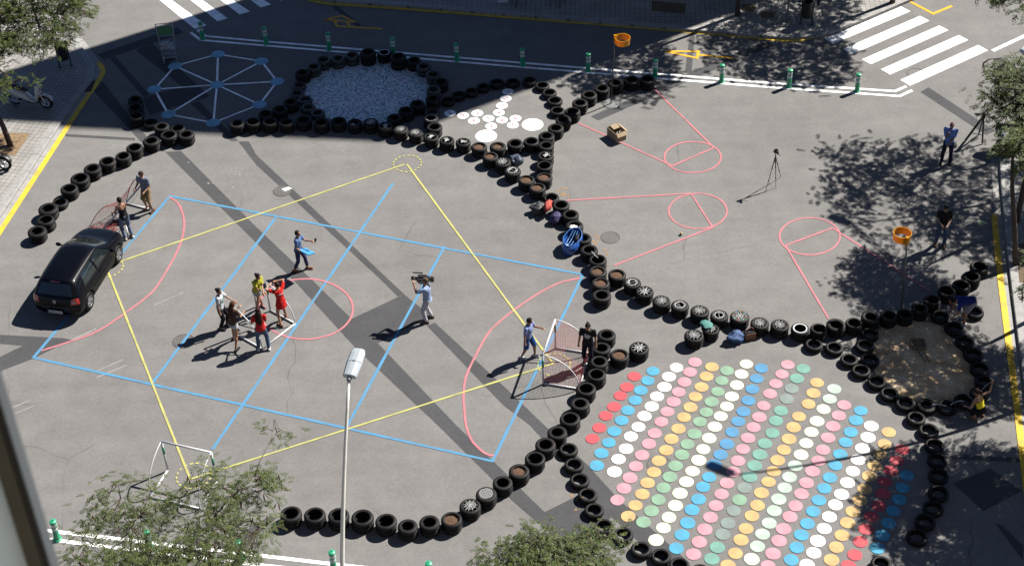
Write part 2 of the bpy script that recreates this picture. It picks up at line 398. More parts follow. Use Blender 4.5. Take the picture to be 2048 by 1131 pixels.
# ---- blue court, yellow diamond, pink keys
BL = 'light blue painted court line'; BZ = 0.0082
for s in ([(339, 392), (1167, 549)], [(1166, 549), (985, 922)], [(987, 922), (68, 715)], [(66, 716), (341, 391)], [(555, 431), (304, 767)], [(786, 367), (425, 898)], [(889, 493), (691, 858)]):
    BZ = BZ + 0.0003; px_line('court_line', s, 0.092, BZ, P_BLUE, label=BL)
for i, s in enumerate(([(809, 329), (212, 533)], [(814, 329), (1107, 728)], [(1106, 727), (383, 957)], [(381, 959), (212, 533)])):
    px_line('diamond_line', s, 0.066, 0.0135 + 0.0003 * i, P_YEL, label='pale yellow painted diamond line')
for c in ((814.6, 327.4), (1108, 729), (388, 951), (216, 535)):
    g = gp(*c); rr = 0.5
    for k in range(18):
        a0 = 2 * math.pi * k / 18; pts = [(g.x + 0.50 * math.cos(a0 + t), g.y + 0.50 * math.sin(a0 + t)) for t in (0, 0.07, 0.14, 0.21)]
        MB().ribbon(pts, 0.05, 0.0152).build('painted_dash', P_YEL, ROAD)
PK = 'pink painted court line'
px_curve('court_arc', [(339, 394), (355, 405.6), (364, 423), (368.6, 445.7), (364, 478), (348, 515.7), (318, 566), (298, 590), (246.5, 628.6), (195, 662), (142.6, 682), (82.6, 701)], 0.07, 0.0102, P_PINK, PK)
px_curve('court_arc', [(1160, 556), (1118, 566), (1074, 588.5), (1024, 623), (980, 662), (950, 713.6), (932, 753.6), (927, 791), (928.6, 816), (932, 849), (942.4, 878), (960, 898), (975, 908), (988, 910.6)], 0.07, 0.0102, P_PINK, PK)
def px_circle(name, box, w, z, m, label):
    l, r_, t, b = box; g = gp((l + r_) / 2, (t + b) / 2 - 1); pts = []
    for k in range(48):
        a = 2 * math.pi * k / 48; pts.append(gp((l + r_) / 2 + (r_ - l) / 2 * math.cos(a), (t + b) / 2 + (b - t) / 2 * math.sin(a)))
    o = MB().ribbon(pts, w, z, closed=True, wob=0.05).build(name, m, ROAD); o['label'] = label
px_circle('court_circle', (517, 706, 557.5, 678), 0.066, 0.0102, P_PINK, 'pink painted centre circle')
CZ = 0
px_circle('court_circle', (1329, 1442, 283.5, 345.6), 0.062, 0.0102, P_PINK, 'pink painted free throw circle')
px_circle('court_circle', (1337.5, 1454, 387, 457.4), 0.062, 0.0102, P_PINK, 'pink painted free throw circle')
px_circle('court_circle', (1559, 1680, 435.5, 509.5), 0.062, 0.0102, P_PINK, 'pink painted free throw circle')
for i, s in enumerate(([(1157, 246.5), (1345, 332)], [(1310.5, 180), (1428, 296)], [(1345, 332), (1428, 295.5)], [(1134, 401), (1382, 387)], [(1229, 530.7), (1425.7, 455)], [(1382, 387), (1425.7, 455)], [(1571, 491), (1657, 637)], [(1665, 456), (1862, 583)], [(1571, 491), (1665, 456)])):
    px_line('court_line', s, 0.066, 0.0112 + 0.0002 * i, P_PINK, label=PK)

# ---- spider web of blue discs joined with white lines
NC = (434, 170)
NR = [(436, 109), (523, 123), (554.5, 163.4), (519, 209.5), (426.7, 246), (337, 229), (309, 179), (350, 132.6)]
for i, p in enumerate(NR):
    px_line('web_line', [NC, p], 0.08, 0.008 + 0.0002 * i, P_WHITE); px_line('web_line', [p, NR[(i + 1) % 8]], 0.08, 0.0098 + 0.0002 * i, P_WHITE)
for p in NR + [NC]:
    g = gp(*p); MB().poly(circle_pts(g, 0.27, 36, 0.015), 0.0125).build('painted_disc', P_NODE, ROAD)

# ---- hopscotch of white discs with numbers
M_NUM = paint('paint_number', (0.42, 0.13, 0.16), 0.3)
HOP = [(1015.8, 184, '1'), (1011.5, 197.5, '2'), (1004, 211.7, '3'), (997.7, 225.8, '4'), (977, 237.4, '5'), (982.6, 252.8, '7'), (1004, 240.8, '6'), (1025.7, 250.7, '7'), (1031, 237.4, '6'), (954.8, 227, '3'), (947.7, 242, '4'), (926, 231.5, '2'), (900, 227, '1')]
def number(txt, g, size, rz):
    cu = bpy.data.curves.new('number', 'FONT'); cu.body = txt; cu.size = size; cu.align_x = 'CENTER'; cu.align_y = 'CENTER'
    t = bpy.data.objects.new('number_tmp', cu); COL.objects.link(t); me = evaluated(t, 'number'); bpy.data.objects.remove(t)
    # outline strokes only, as the numbers are drawn with a thin brush
    bm = bmesh.new(); bm.from_mesh(me); segs = [(e.verts[0].co.copy(), e.verts[1].co.copy()) for e in bm.edges if len(e.link_faces) == 1]; bm.free()
    mb_ = MB()
    for a, b in segs: mb_.ribbon([a, b], 0.022, 0)
    me = mb_.mesh('painted_number', M_NUM); return link('painted_number', me, ROAD, (g.x, g.y, 0.0165), rz)
for x, y, t in HOP:
    g = gp(x, y); MB().poly(circle_pts(g, 0.215, 32, 0.012), 0.0125).build('painted_disc', P_WHITE, ROAD); number(t, g, 0.26, rad(-60 if y < 226 and x > 990 else 30))
for x, y, rz in ((972.4, 272.4, -30), (1065, 249.7, 60)):
    g = gp(x, y); MB().poly(circle_pts(g, 0.395, 40, 0.01), 0.0125).build('painted_disc', P_WHITE, ROAD); number('8', g, 0.5, rad(rz))

# ---- field of coloured dots
DOT_COLS = [
 ('R', [(1268.5, 752.5), (1254, 774), (1241, 791), (1228, 813), (1211.7, 831), (1199, 855), (1185, 877)]),
 ('B', [(1306, 742), (1296, 761), (1281.8, 780.5), (1270.5, 800), (1256, 820.5), (1243.5, 840.5), (1229, 861.8), (1217.7, 884.5), (1203, 906), (1193.7, 930.6)]),
 ('W', [(1353, 735), (1338, 753), (1329, 773.7), (1314, 792.5), (1303.5, 812.5), (1288.8, 831.8), (1277, 853.5), (1262, 872.5), (1252, 897), (1237, 917.8), (1229, 943)]),
 ('P', [(1390, 724), (1380, 743.7), (1369, 763.7), (1357.6, 783.7), (1347, 803), (1334.6, 823), (1322.6, 843), (1309.5, 866), (1298, 887), (1284, 909.6), (1272, 932), (1260, 955), (1247.7, 976), (1235, 999.4)]),
 ('O', [(1424, 733.7), (1413, 752.4), (1403, 773.7), (1391, 793), (1381, 814), (1368, 833.8), (1357, 857), (1343, 877.5), (1332.6, 900), (1318, 921), (1308, 943.6), (1295, 965), (1284.5, 987.6), (1271, 1010), (1256.5, 1032)]),
 ('G', [(1454, 741), (1443.7, 761), (1435.7, 783), (1423.4, 803), (1412.6, 823.8), (1400, 843), (1389, 867), (1375, 888), (1364, 909), (1351, 931), (1340, 953), (1327, 975), (1317, 998.7), (1303, 1021), (1287, 1043.4)]),
 ('C', [(1492.7, 727.7), (1483, 748), (1473.7, 770), (1463.7, 792.5), (1454, 812.5), (1441.4, 832), (1429.7, 853), (1418.4, 876), (1406.6, 898), (1397.6, 920), (1385, 942), (1373, 963), (1360, 986), (1351, 1010.4), (1338, 1034), (1327, 1055), (1312, 1079.5)]),
 ('DDDDDDDDDDB', [(1523, 736), (1513.7, 756.7), (1504.7, 778), (1497, 800.5), (1487, 822.5), (1476.5, 842.5), (1464.7, 863.5), (1454, 887.5), (1441.4, 908.8), (1429, 929), (1418.6, 953.6), (1406, 973), (1397, 997.7), (1384, 1019), (1375.6, 1045), (1364, 1069), (1353, 1095.7)]),
 ('P', [(1575.5, 729), (1563.8, 748), (1551.8, 767), (1540, 787), (1527.5, 811), (1518.7, 833.8), (1507, 854), (1496, 875.5), (1486, 897.5), (1476, 921), (1465.7, 943), (1454, 965.6), (1443, 987.6), (1432, 1010.7), (1421, 1034), (1409.6, 1058), (1398.6, 1083), (1387, 1107.5)]),
 ('TTAATTTTTTTAGAAATT', [(1606.6, 737), (1594, 756.7), (1583.5, 776.7), (1573.5, 797.5), (1562, 821), (1552, 841), (1544.8, 865.5), (1530, 886.5), (1520, 908.6), (1509.5, 930.6), (1499.7, 953), (1489, 975), (1479, 999), (1467.4, 1020.7), (1456, 1045.7), (1445.7, 1067.7), (1434.7, 1094), (1423.6, 1116.8)]),
 ('O', [(1634, 765), (1627, 786), (1617, 807.5), (1598, 832.5), (1587, 854), (1578, 877.5), (1568, 899), (1555.5, 920), (1547, 942), (1537, 963), (1523, 985), (1515, 1010), (1503.7, 1031), (1492, 1056.5), (1482, 1079), (1471, 1105.8), (1456, 1130)]),
 ('NNCCCCCNNNNNNNNCC', [(1668.6, 777.5), (1659.4, 797.5), (1647, 818), (1634, 842), (1622.6, 863.5), (1612.6, 886), (1602, 909), (1590.6, 931), (1579, 953.6), (1569.5, 975), (1557.5, 997.7), (1548.5, 1020.7), (1538.5, 1045.7), (1525, 1067.5), (1515, 1092), (1503.5, 1117.5)]),
 ('P', [(1688.4, 809.5), (1677.6, 830.8), (1666, 852), (1656, 875), (1646, 899), (1637, 921), (1625, 942), (1613, 965), (1603, 987), (1591, 1011), (1580, 1032.7), (1567, 1057), (1558, 1080.7), (1546, 1106.5), (1536, 1131)]),
 ('B', [(1721.4, 820.8), (1712, 840), (1701.4, 863.5), (1691.4, 884), (1680.6, 908), (1670.6, 930), (1660, 954.6), (1648.6, 976), (1638, 999.7), (1626.6, 1022), (1615, 1046.5), (1603, 1069), (1593.6, 1094), (1582.5, 1118.8)]),
 ('W', [(1742.5, 851.8), (1736, 874), (1725, 896.5), (1716, 919), (1705.7, 942), (1694.7, 964.6), (1683, 988), (1671, 1009), (1658.6, 1033), (1648.4, 1056.5), (1635.6, 1081), (1627.6, 1104.8), (1614, 1129)]),
 ('O', [(1777.5, 863.8), (1769, 887.5), (1759, 908), (1749, 931), (1738.7, 952), (1729.4, 977.6), (1720, 1000), (1706, 1022.4), (1695, 1044.7), (1684, 1070), (1672.6, 1093.7), (1663, 1119)]),
 ('R', [(1804.5, 898.8), (1794, 920.8), (1781, 941), (1769, 963.4), (1765.7, 987), (1757.5, 1011), (1742.5, 1032.7), (1732, 1057.5), (1721, 1082.5), (1709.4, 1108.8), (1697, 1131)]),
 ('B', [(1813.8, 951), (1805.5, 975), (1798.5, 998.7), (1786.5, 1021), (1777, 1046), (1765, 1070), (1755, 1095.5)]),
]
dot_meshes = {}
for key, pts in DOT_COLS:
    for i, p in enumerate(pts):
        k = key[min(i, len(key) - 1)]
        vkey = (k, i % 3)
        if vkey not in dot_meshes: dot_meshes[vkey] = MB().poly(circle_pts((0, 0), 0.206, 36, 0.02), 0.0).mesh('painted_dot', P_DOT[k])
        g = gp(*p); d = link('painted_dot', dot_meshes[vkey], ROAD, (g.x, g.y, 0.0145), random.random() * 6); sc_ = random.uniform(0.97, 1.04); d.scale = (sc_, sc_ * random.uniform(0.97, 1.02), 1)

# ---- chalk strokes and small spills
for s in ([(1230, 175), (1465, 75)], [(740, 715), (985, 610)], [(770, 755), (1015, 655)], [(95, 995), (240, 935)], [(110, 1045), (270, 980)], [(570, 455), (770, 365)]):
    px_line('chalk_mark', tz(0, 566, *s), 0.07, 0.0055, P_CHALK, wob=0.3)
for s in ([(1945, 262), (2010, 283)], [(1945, 262), (1980, 255)], [(1945, 262), (1960, 295)]):
    px_line('chalk_mark', tz(512, 848, *s), 0.018, 0.0055, P_CHALK, wob=0.3)
for k in range(46):
    x, y = random.choice([(random.gauss(650, 30), random.gauss(300, 9)), (random.gauss(735, 28), random.gauss(75, 16)), (random.gauss(440, 45), random.gauss(330, 25)), (random.gauss(700, 30), random.gauss(276, 6))])
    g = gp(x, y); a = random.uniform(0, 3.14); l = random.uniform(0.04, 0.22)
    MB().ribbon([(g.x, g.y), (g.x + l * math.cos(a), g.y + l * math.sin(a))], random.uniform(0.015, 0.05), 0.0056 + k * 2e-5).build('chalk_mark', P_CHALK, ROAD)
M_SPILL = paint('dry_sawdust', (0.28, 0.16, 0.055), 0.6)
for k in range(60):
    c = random.choice([(1127, 385, 8, 6), (1195, 480, 9, 9), (1205, 515, 8, 8), (1150, 990, 6, 18)]); g = gp(random.gauss(c[0], c[2]), random.gauss(c[1], c[3])); r_ = random.uniform(0.015, 0.05)
    MB().poly(circle_pts(g, r_, 7, 0.4), 0.0058 + k * 2e-5).build('sawdust_fleck', M_SPILL, ROAD)
px_poly('paint_spill', [(1954, 445), (1958, 441), (1966, 440.5), (1972, 444), (1971, 449), (1963, 451), (1956, 449)], 0.006, paint('spill_green', (0.24, 0.30, 0.19), 0.5))
for i, (x, y) in enumerate(((1931, 446), (1935, 452), (1940, 449), (1943, 455))):
    MB().poly(circle_pts(gp(x, y), 0.06, 9, 0.4), 0.0061 + i * 1e-4).build('paint_spill', P_CHALK, ROAD)

# ---- manholes and drains
def manhole(x, y, r, lid=True):
    g = gp(x, y); mb_ = MB(); prof = [(r, 0.0), (r, 0.0065), (r - 0.035, 0.007), (r - 0.04, 0.002)]; mb_.lathe(prof, 36)
    o = mb_.build('manhole_frame', M_IRON, ROAD); o.location = (g.x, g.y, 0.0006)
    if lid:
        m2 = MB(); m2.lathe([(0.001, 0.0056), (r - 0.045, 0.0056), (r - 0.045, 0.001)], 36)
        l = m2.build('manhole_lid', M_LID, o)
        for k in range(-5, 6):
            h = math.sqrt(max(0.001, (r - 0.06) ** 2 - (k * r / 6) ** 2))
            MB().box((k * r / 6, 0, 0.0052), (0.022, 2 * h, 0.004)).build('lid_rib', M_IRON, o)
M_LID = mat('worn_iron', (0.17, 0.16, 0.15), 0.6, 0.3, 12, 0.3)
manhole(564.7, 382, 0.33); manhole(1220.5, 475, 0.33); manhole(367, 682, 0.35); manhole(1833, 147, 0.36, False); manhole(1319, 929, 0.37)
px_poly('paint_spill', [(563, 378), (577, 374), (584, 377), (570, 382.5)], 0.0085, P_WHITE)

# ================================================================ PAVEMENTS
def pavement(name, label, road_edge, back, tile_ang, stone=1.0, kerb_w=0.28, gutter=True):
    """Raised pavement: kerb stones along road_edge (world points, pavement on its left), tiles behind, gutter slabs in front."""
    e = [Vector((p.x, p.y, 0)) for p in road_edge]
    inner = []
    for i, p in enumerate(e):
        a = e[max(i - 1, 0)]; b = e[min(i + 1, len(e) - 1)]; t = (b - a).normalized(); inner.append(p + Vector((-t.y, t.x, 0)) * (kerb_w + 0.004))
    root = tag(MB().prism(inner + back, -0.2, 0.125).build(name, tiles(name + '_tiles', tile_ang)), label, None, None, 'structure')
    # even stones along the edge
    acc = [0.0]
    for a, b in zip(e, e[1:]): acc.append(acc[-1] + (b - a).length)
    def at(s):
        s = max(0, min(s, acc[-1] - 1e-6))
        for i in range(len(e) - 1):
            if s <= acc[i + 1]: return e[i].lerp(e[i + 1], (s - acc[i]) / (acc[i + 1] - acc[i]))
        return e[-1]
    n = max(1, int(acc[-1] / stone))
    for k in range(n):
        s0 = k * acc[-1] / n + 0.006; s1 = (k + 1) * acc[-1] / n - 0.006
        a, b = at(s0), at(s1); t = (b - a).normalized(); nn = Vector((-t.y, t.x, 0)); h = 0.13 + random.uniform(-0.004, 0.004)
        mb_ = MB(); bv = 0.02
        prof = [(0, -0.2), (0, h - bv), (bv, h), (kerb_w, h), (kerb_w, -0.2)]
        r0 = [a + nn * x + Vector((0, 0, z)) for x, z in prof]; r1 = [b + nn * x + Vector((0, 0, z)) for x, z in prof]
        mb_.rings([r0, r1]); mb_.build('kerb_stone', M_KERB, root)
        if gutter:
            mb_ = MB(); prof = [(-0.004, -0.1), (-0.004, 0.012), (-0.27, 0.016), (-0.27, -0.1)]
            mb_.rings([[a + nn * x + Vector((0, 0, z)) for x, z in prof], [b + nn * x + Vector((0, 0, z)) for x, z in prof]]); mb_.build('gutter_slab', M_CONC, root)
    return root
def off(pts, d):
    out = []
    for i, p in enumerate(pts):
        a = pts[max(i - 1, 0)]; b = pts[min(i + 1, len(pts) - 1)]; t = (b - a).normalized(); out.append(p + Vector((-t.y, t.x, 0)) * d)
    return out
# left corner (walking from the lower left up to the corner and away to the upper left: pavement on the left)
LK = spline([gp(*p) for p in ((-190, 735), (-60, 530), (40, 378), (101, 283), (140, 224), (168, 185), (189, 158), (193, 142), (180, 118), (150, 80), (118, 46), (60, -15), (-20, -95))], 8)
LPAV = pavement('pavement_left', 'tiled pavement with kerb beside the scooters', LK, [gp(-420, -95), gp(-700, 300), gp(-520, 735)], rad(14))
LY = [p for p in spline([gp(*p) for p in ((-188, 760), (0, 464), (60, 371), (116, 284), (152, 228), (180, 187), (200, 158), (206, 143), (201, 131), (195, 126))], 8)]
MB().ribbon(LY, 0.2, 0.0175).build('kerb_line', P_KERBYEL, ROAD)
# far pavement (pavement on the left when walking from right to left)
TK = spline([gp(*p) for p in ((1900, -38), (1807, 0), (1720, 37), (1650, 64), (1600, 71.5), (1550, 71), (1400, 58.5), (1200, 41.5), (1024, 27), (830, 11), (700, 2), (650, -3), (610, -14), (570, -40))], 8)
TPAV = pavement('pavement_far', 'shaded far pavement with terrace and trees', TK, [gp(570, -330), gp(1990, -330)], rad(4))
TY = spline([gp(*p) for p in ((1636, 73.5), (1600, 80), (1550, 79.5), (1400, 66), (1200, 49.5), (1024, 35.5), (830, 20), (700, 11), (640, 5), (600, -8), (560, -35))], 8)
MB().ribbon(TY, 0.2, 0.0175).build('kerb_line', P_KERBYEL, ROAD)
# right pavement (walking from bottom up: pavement on the right, so walk down)
RK = spline([gp(*p) for p in ((2250, 178), (2130, 238), (2040, 281), (2005, 300), (1998, 318), (1999, 350), (2006, 430), (2017, 540), (2050, 800), (2070, 960), (2095, 1160), (2120, 1330))], 8)
RPAV = pavement('pavement_right', 'tiled pavement with kerb under the street trees', RK, [gp(2400, 1330), gp(2700, 500), gp(2600, 178)], rad(6))
RY = spline([gp(*p) for p in ((1988, 430), (1999, 540), (2018, 690), (2038, 848), (2062, 1050), (2082, 1200))], 6)
MB().ribbon(RY, 0.2, 0.0175).build('kerb_line', P_KERBYEL, ROAD)
# near pavement, mostly below the frame
NK = spline([gp(*p) for p in ((-300, 1180), (300, 1258), (900, 1330), (1500, 1402), (1900, 1450))], 4)
NPAV = pavement('pavement_near', 'pavement below the building with lamp post', list(reversed(NK)), [Vector((-24, 2, 0)), Vector((22, 2, 0))], rad(5), gutter=False)
# drain grates set in the gutters
for q in ([(640, 735), (690, 645), (765, 650), (725, 738)],):
    g = [gp(*p) for p in tz(0, 0, *q)]; o = MB().prism(g, 0.0, 0.022).build('drain_grate', M_GRATE, LPAV)
    for k in range(6):
        t = (k + 0.5) / 6; a = g[0].lerp(g[1], t); b = g[3].lerp(g[2], t); MB().tube([a.lerp(b, 0.08) + Vector((0, 0, 0.026)), a.lerp(b, 0.92) + Vector((0, 0, 0.026))], 0.011, 5).build('grate_bar', M_IRON, o)
for q in ([(1099, 29), (1133, 32), (1132, 40), (1098, 37)], [(1533, 64), (1572, 67), (1572, 75), (1533, 73)]):
    MB().prism([gp(*p) for p in q], 0.0, 0.024).build('drain_grate', M_GRATE, TPAV)
# tree pits
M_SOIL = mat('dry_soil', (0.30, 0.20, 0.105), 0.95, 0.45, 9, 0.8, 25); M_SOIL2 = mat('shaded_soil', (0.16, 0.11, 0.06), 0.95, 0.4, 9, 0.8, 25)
for nm, q, par, m in (('l', [(3, 265), (60, 267), (31, 311), (-30, 309)], LPAV, M_SOIL), ('t', [(1304, 2), (1372, 8), (1369, 28), (1303, 22)], TPAV, M_SOIL2), ('r', [(2031, 490), (2075, 478), (2085, 560), (2039, 565)], RPAV, M_SOIL2)):
    MB().prism([gp(*p, 0.125) for p in q], 0.10, 0.131).build('tree_pit', m, par)
for q in ([(1484, 8), (1512, 10), (1510, 24), (1483, 21)], [(1522, 25), (1550, 24), (1548, 36), (1521, 38)]):
    MB().prism([gp(*p, 0.125) for p in q], 0.10, 0.130).build('tree_pit', M_SOIL2, TPAV)

# ---- speckled painted floor and sand pit
def speckle():
    m, nt, b = nodes('splatter_floor'); tc = N(nt, 'TexCoord'); V = tc.outputs['Object']; c = (0.42, 0.50, 0.50)
    n = N(nt, 'TexNoise', Scale=0.8, Detail=4); nt.links.new(V, n.inputs['Vector']); c = mixc(nt, (0.52, 0.62, 0.62), (0.60, 0.60, 0.66), ramp(nt, n.outputs['Fac'], [(0.35, 0.0), (0.65, 1.0)]))
    for i, (sc, col, th) in enumerate(((6, (0.02, 0.10, 0.09), 0.30), (8, (0.03, 0.06, 0.12), 0.28), (5, (0.03, 0.16, 0.12), 0.24), (11, (0.9, 0.9, 0.92), 0.25), (4, (0.45, 0.06, 0.12), 0.17), (7, (0.05, 0.10, 0.35), 0.2), (5.5, (0.5, 0.25, 0.05), 0.12), (13, (0.015, 0.05, 0.06), 0.3), (17, (0.04, 0.14, 0.12), 0.33))):
        mp = N(nt, 'Mapping'); mp.inputs['Location'].default_value = (i * 3.7, i * 1.9, 0); mp.inputs['Scale'].default_value = (1, 1.5, 1); mp.inputs['Rotation'].default_value = (0, 0, i * 0.9); nt.links.new(V, mp.inputs['Vector'])
        vo = N(nt, 'TexVoronoi', Scale=sc * 1.15); vo.inputs['Randomness'].default_value = 1.0
        w = N(nt, 'TexNoise', Scale=sc * 1.5, Detail=4); nt.links.new(mp.outputs[0], w.inputs['Vector']); vv = mixc(nt, mp.outputs[0], w.outputs['Color'], 0.16, 'ADD'); nt.links.new(vv, vo.inputs['Vector'])
        c = mixc(nt, c, col, ramp(nt, vo.outputs['Distance'], [(th * 0.95, 0.9), (th * 0.95 + 0.05, 0.0)]))
    nt.links.new(c, b.inputs['Base Color']); b.inputs['Roughness'].default_value = 0.6; return m
px_sp = []
for k in range(40):
    a = 2 * math.pi * k / 40; px_sp.append((733 + 132 * math.cos(a), 184 + 65 * math.sin(a)))
o = MB().poly([gp(*p) for p in px_sp], 0.0105).build('painted_floor', speckle(), ROAD); o['label'] = 'pale round floor speckled with paint splashes'
def sandmat():
    m, nt, b = nodes('sand'); tc = N(nt, 'TexCoord'); V = tc.outputs['Object']
    n1 = N(nt, 'TexNoise', Scale=1.6, Detail=7, Roughness=0.65); n2 = N(nt, 'TexNoise', Scale=14, Detail=4); nt.links.new(V, n1.inputs['Vector']); nt.links.new(V, n2.inputs['Vector'])
    c = ramp(nt, n1.outputs['Fac'], [(0.32, (0.25, 0.165, 0.08)), (0.5, (0.40, 0.29, 0.17)), (0.68, (0.54, 0.43, 0.29))]); c = mixc(nt, c, ramp(nt, n2.outputs['Fac'], [(0.3, 0.7), (0.7, 1.15)]), 1.0, 'MULTIPLY')
    nt.links.new(c, b.inputs['Base Color']); b.inputs['Roughness'].default_value = 0.95
    bp = N(nt, 'Bump', Strength=0.8, Distance=0.02); nt.links.new(n2.outputs['Fac'], bp.inputs['Height']); nt.links.new(bp.outputs[0], b.inputs['Normal']); return m
bm = bmesh.new(); c0 = gp(1846, 741); sr = [gp(*p) for p in ((1760, 655), (1810, 640), (1860, 645), (1885, 655), (1910, 685), (1930, 715), (1945, 745), (1948, 775), (1930, 795), (1885, 806), (1850, 806), (1810, 797), (1778, 778), (1752, 750), (1745, 715), (1742, 685))]
sr = spline(sr + [sr[0]], 5)[:-1]; rows = []
for k in range(15):
    t = k / 14; row = []
    for p in sr:
        q = Vector((c0.x, c0.y, 0)).lerp(p, 0.02 + 0.98 * t); h = 0.014 + (1 - t ** 3) * (0.07 + 0.05 * noise.noise(q * 1.1) + 0.03 * noise.noise(q * 3.5) + 0.012 * noise.noise(q * 9)); row.append(bm.verts.new((q.x, q.y, max(0.013, h))))
    rows.append(row)
bm.faces.new(rows[0]); n_ = len(sr)
for k in range(14):
    for i in range(n_): bm.faces.new((rows[k][i], rows[k + 1][i], rows[k + 1][(i + 1) % n_], rows[k][(i + 1) % n_]))
me = bpy.data.meshes.new('sand'); bm.to_mesh(me); bm.free(); me.materials.append(sandmat()); me.polygons.foreach_set('use_smooth', [True] * len(me.polygons))
tag(link('sand', me), 'brown sand filling the tyre ring on the right', 'sand', None, 'stuff')

# ================================================================ TYRES
def rubber(name, dust):
    m, nt, b = nodes(name); tc = N(nt, 'TexCoord'); V = tc.outputs['Object']; oi = N(nt, 'ObjectInfo')
    n1 = N(nt, 'TexNoise', Scale=3.0, Detail=6, noise_dimensions='4D'); nt.links.new(V, n1.inputs['Vector']); nt.links.new(oi.outputs['Random'], n1.inputs['W'])
    n2 = N(nt, 'TexNoise', Scale=40.0, Detail=3); nt.links.new(V, n2.inputs['Vector'])
    c = mixc(nt, (0.0012, 0.0011, 0.0011), (0.0035, 0.0033, 0.0031), ramp(nt, n2.outputs['Fac'], [(0.35, 0.0), (0.7, 1.0)]))
    c = mixc(nt, c, (0.022, 0.019, 0.017), ramp(nt, n1.outputs['Fac'], [(0.52, 0.0), (0.75, dust)]))
    c = mixc(nt, c, (0.008, 0.006, 0.0055), ramp(nt, oi.outputs['Random'], [(0.0, 0.6), (1.0, 0.0)]))
    nt.links.new(c, b.inputs['Base Color']); b.inputs['Roughness'].default_value = 0.6; b.inputs['Specular IOR Level'].default_value = 0.2
    bp = N(nt, 'Bump', Strength=0.25, Distance=0.01); nt.links.new(n2.outputs['Fac'], bp.inputs['Height']); nt.links.new(bp.outputs[0], b.inputs['Normal'])
    return m
M_RUB = rubber('rubber', 0.16); M_RUB2 = rubber('rubber_dusty', 0.32)
M_CORD = mat('white_cord', (0.80, 0.80, 0.78), 0.8, 0.1, 30); M_RIM = mat('white_rim_paint', (0.76, 0.78, 0.80), 0.6, 0.1, 10)
M_TSOIL = mat('potting_soil', (0.135, 0.065, 0.03), 0.95, 0.4, 25, 1.0, 45)

def tyre_mesh(hole, groove, m):
    """Unit tyre: radius 1, width 1 (scaled per object)."""
    p = [(hole, 0.10), (hole + 0.03, 0.03), (0.80, 0.0), (0.90, 0.045), (0.955, 0.13), (0.985, 0.22)]
    for a, b in ((0.30, 0.33), (0.48, 0.52), (0.67, 0.70)):
        p += [(1.0, a - 0.02), (1.0 - groove, a), (1.0 - groove, b), (1.0, b + 0.02)]
    p += [(0.985, 0.78), (0.955, 0.87), (0.90, 0.955), (0.80, 1.0), (hole + 0.10, 0.985), (hole + 0.03, 0.97), (hole, 0.90), (hole + 0.015, 0.82), (0.80, 0.80), (0.90, 0.66), (0.91, 0.5), (0.90, 0.34), (0.80, 0.20), (hole + 0.015, 0.18)]
    me = MB().lathe(p, 44, closed=True).mesh('tyre', m); smooth_by_angle(me, 35); return me
TM = [tyre_mesh(0.60, 0.022, M_RUB), tyre_mesh(0.64, 0.018, M_RUB2), tyre_mesh(0.57, 0.026, M_RUB), tyre_mesh(0.66, 0.02, M_RUB)]
TM_R = []
def cord(mb_, a, b, r=0.011):
    mb_.cyl(a, b, r * 1.55, r * 1.55, 5)
def web_mesh(kind, seed):
    """Cord tied over the mouth of a unit-radius tyre."""
    rnd = random.Random(seed); mb_ = MB(); n = rnd.choice((9, 11, 12)); R1 = 0.68; z = 0.03
    P = lambda a, r, zz=z: Vector((r * math.cos(a), r * math.sin(a), zz + rnd.uniform(-0.01, 0.012)))
    if kind == 'w':
        off_ = Vector((rnd.uniform(-0.06, 0.06), rnd.uniform(-0.06, 0.06), 0))
        for i in range(n):
            a = 2 * math.pi * i / n + rnd.uniform(-0.1, 0.1); cord(mb_, P(a, rnd.uniform(0.60, 0.74)), off_ + P(a + 0.6, 0.05))
        turns = rnd.choice((3, 4)); prev = None
        for k in range(n * turns + 1):
            a = 2 * math.pi * k / n; r = 0.56 - 0.47 * k / (n * turns) + rnd.uniform(-0.02, 0.02); q = off_ * (1 - r) + P(a, r, z + 0.012)
            if prev is not None: cord(mb_, prev, q, 0.010)
            prev = q
    elif kind == 's':
        step = rnd.choice((3, 4, 5))
        for i in range(n):
            a = 2 * math.pi * i / n; b = 2 * math.pi * (i + step) / n; cord(mb_, P(a, R1), P(b, R1), 0.012)
        for i in range(5):
            a, b = rnd.uniform(0, 6.28), rnd.uniform(0, 6.28); cord(mb_, P(a, 0.4, z + .01), P(b, 0.5, z + .01), 0.011)
    elif kind == 'g':
        for k in range(-4, 5):
            x = k * 0.14; h = math.sqrt(max(0.01, R1 * R1 - x * x)); cord(mb_, (x, -h, z), (x + 0.05, h, z)); cord(mb_, (-h, x, z + .014), (h, x - 0.06, z + .014))
    else:
        pts = [P(rnd.uniform(0, 6.28), rnd.uniform(0.1, 0.62)) for _ in range(22)]
        for a, b in zip(pts, pts[1:]): cord(mb_, a, b, 0.012)
    return mb_.mesh('cord_web', M_CORD)
WEBS = {(k, s): web_mesh(k, s * 13 + ord(k)) for k in 'wsgx' for s in range(3)}
def soil_mesh():
    mb_ = MB(); rs = []
    for k in range(7):
        r = 0.84 * (1 - k / 7); rs.append([Vector((r * math.cos(a), r * math.sin(a), 0.30 + 0.07 * noise.noise(Vector((r * math.cos(a) * 4, r * math.sin(a) * 4, 1))) + 0.12 * (1 - r))) for a in [2 * math.pi * i / 24 for i in range(24)]])
    base = [Vector((0.84 * math.cos(2 * math.pi * i / 24), 0.84 * math.sin(2 * math.pi * i / 24), 0.02)) for i in range(24)]
    return mb_.rings([base] + rs).mesh('soil', M_TSOIL, True)
SOIL = soil_mesh()
M_LIDBLK = mat('black_lid', (0.03, 0.03, 0.032), 0.7, 0.2, 8)

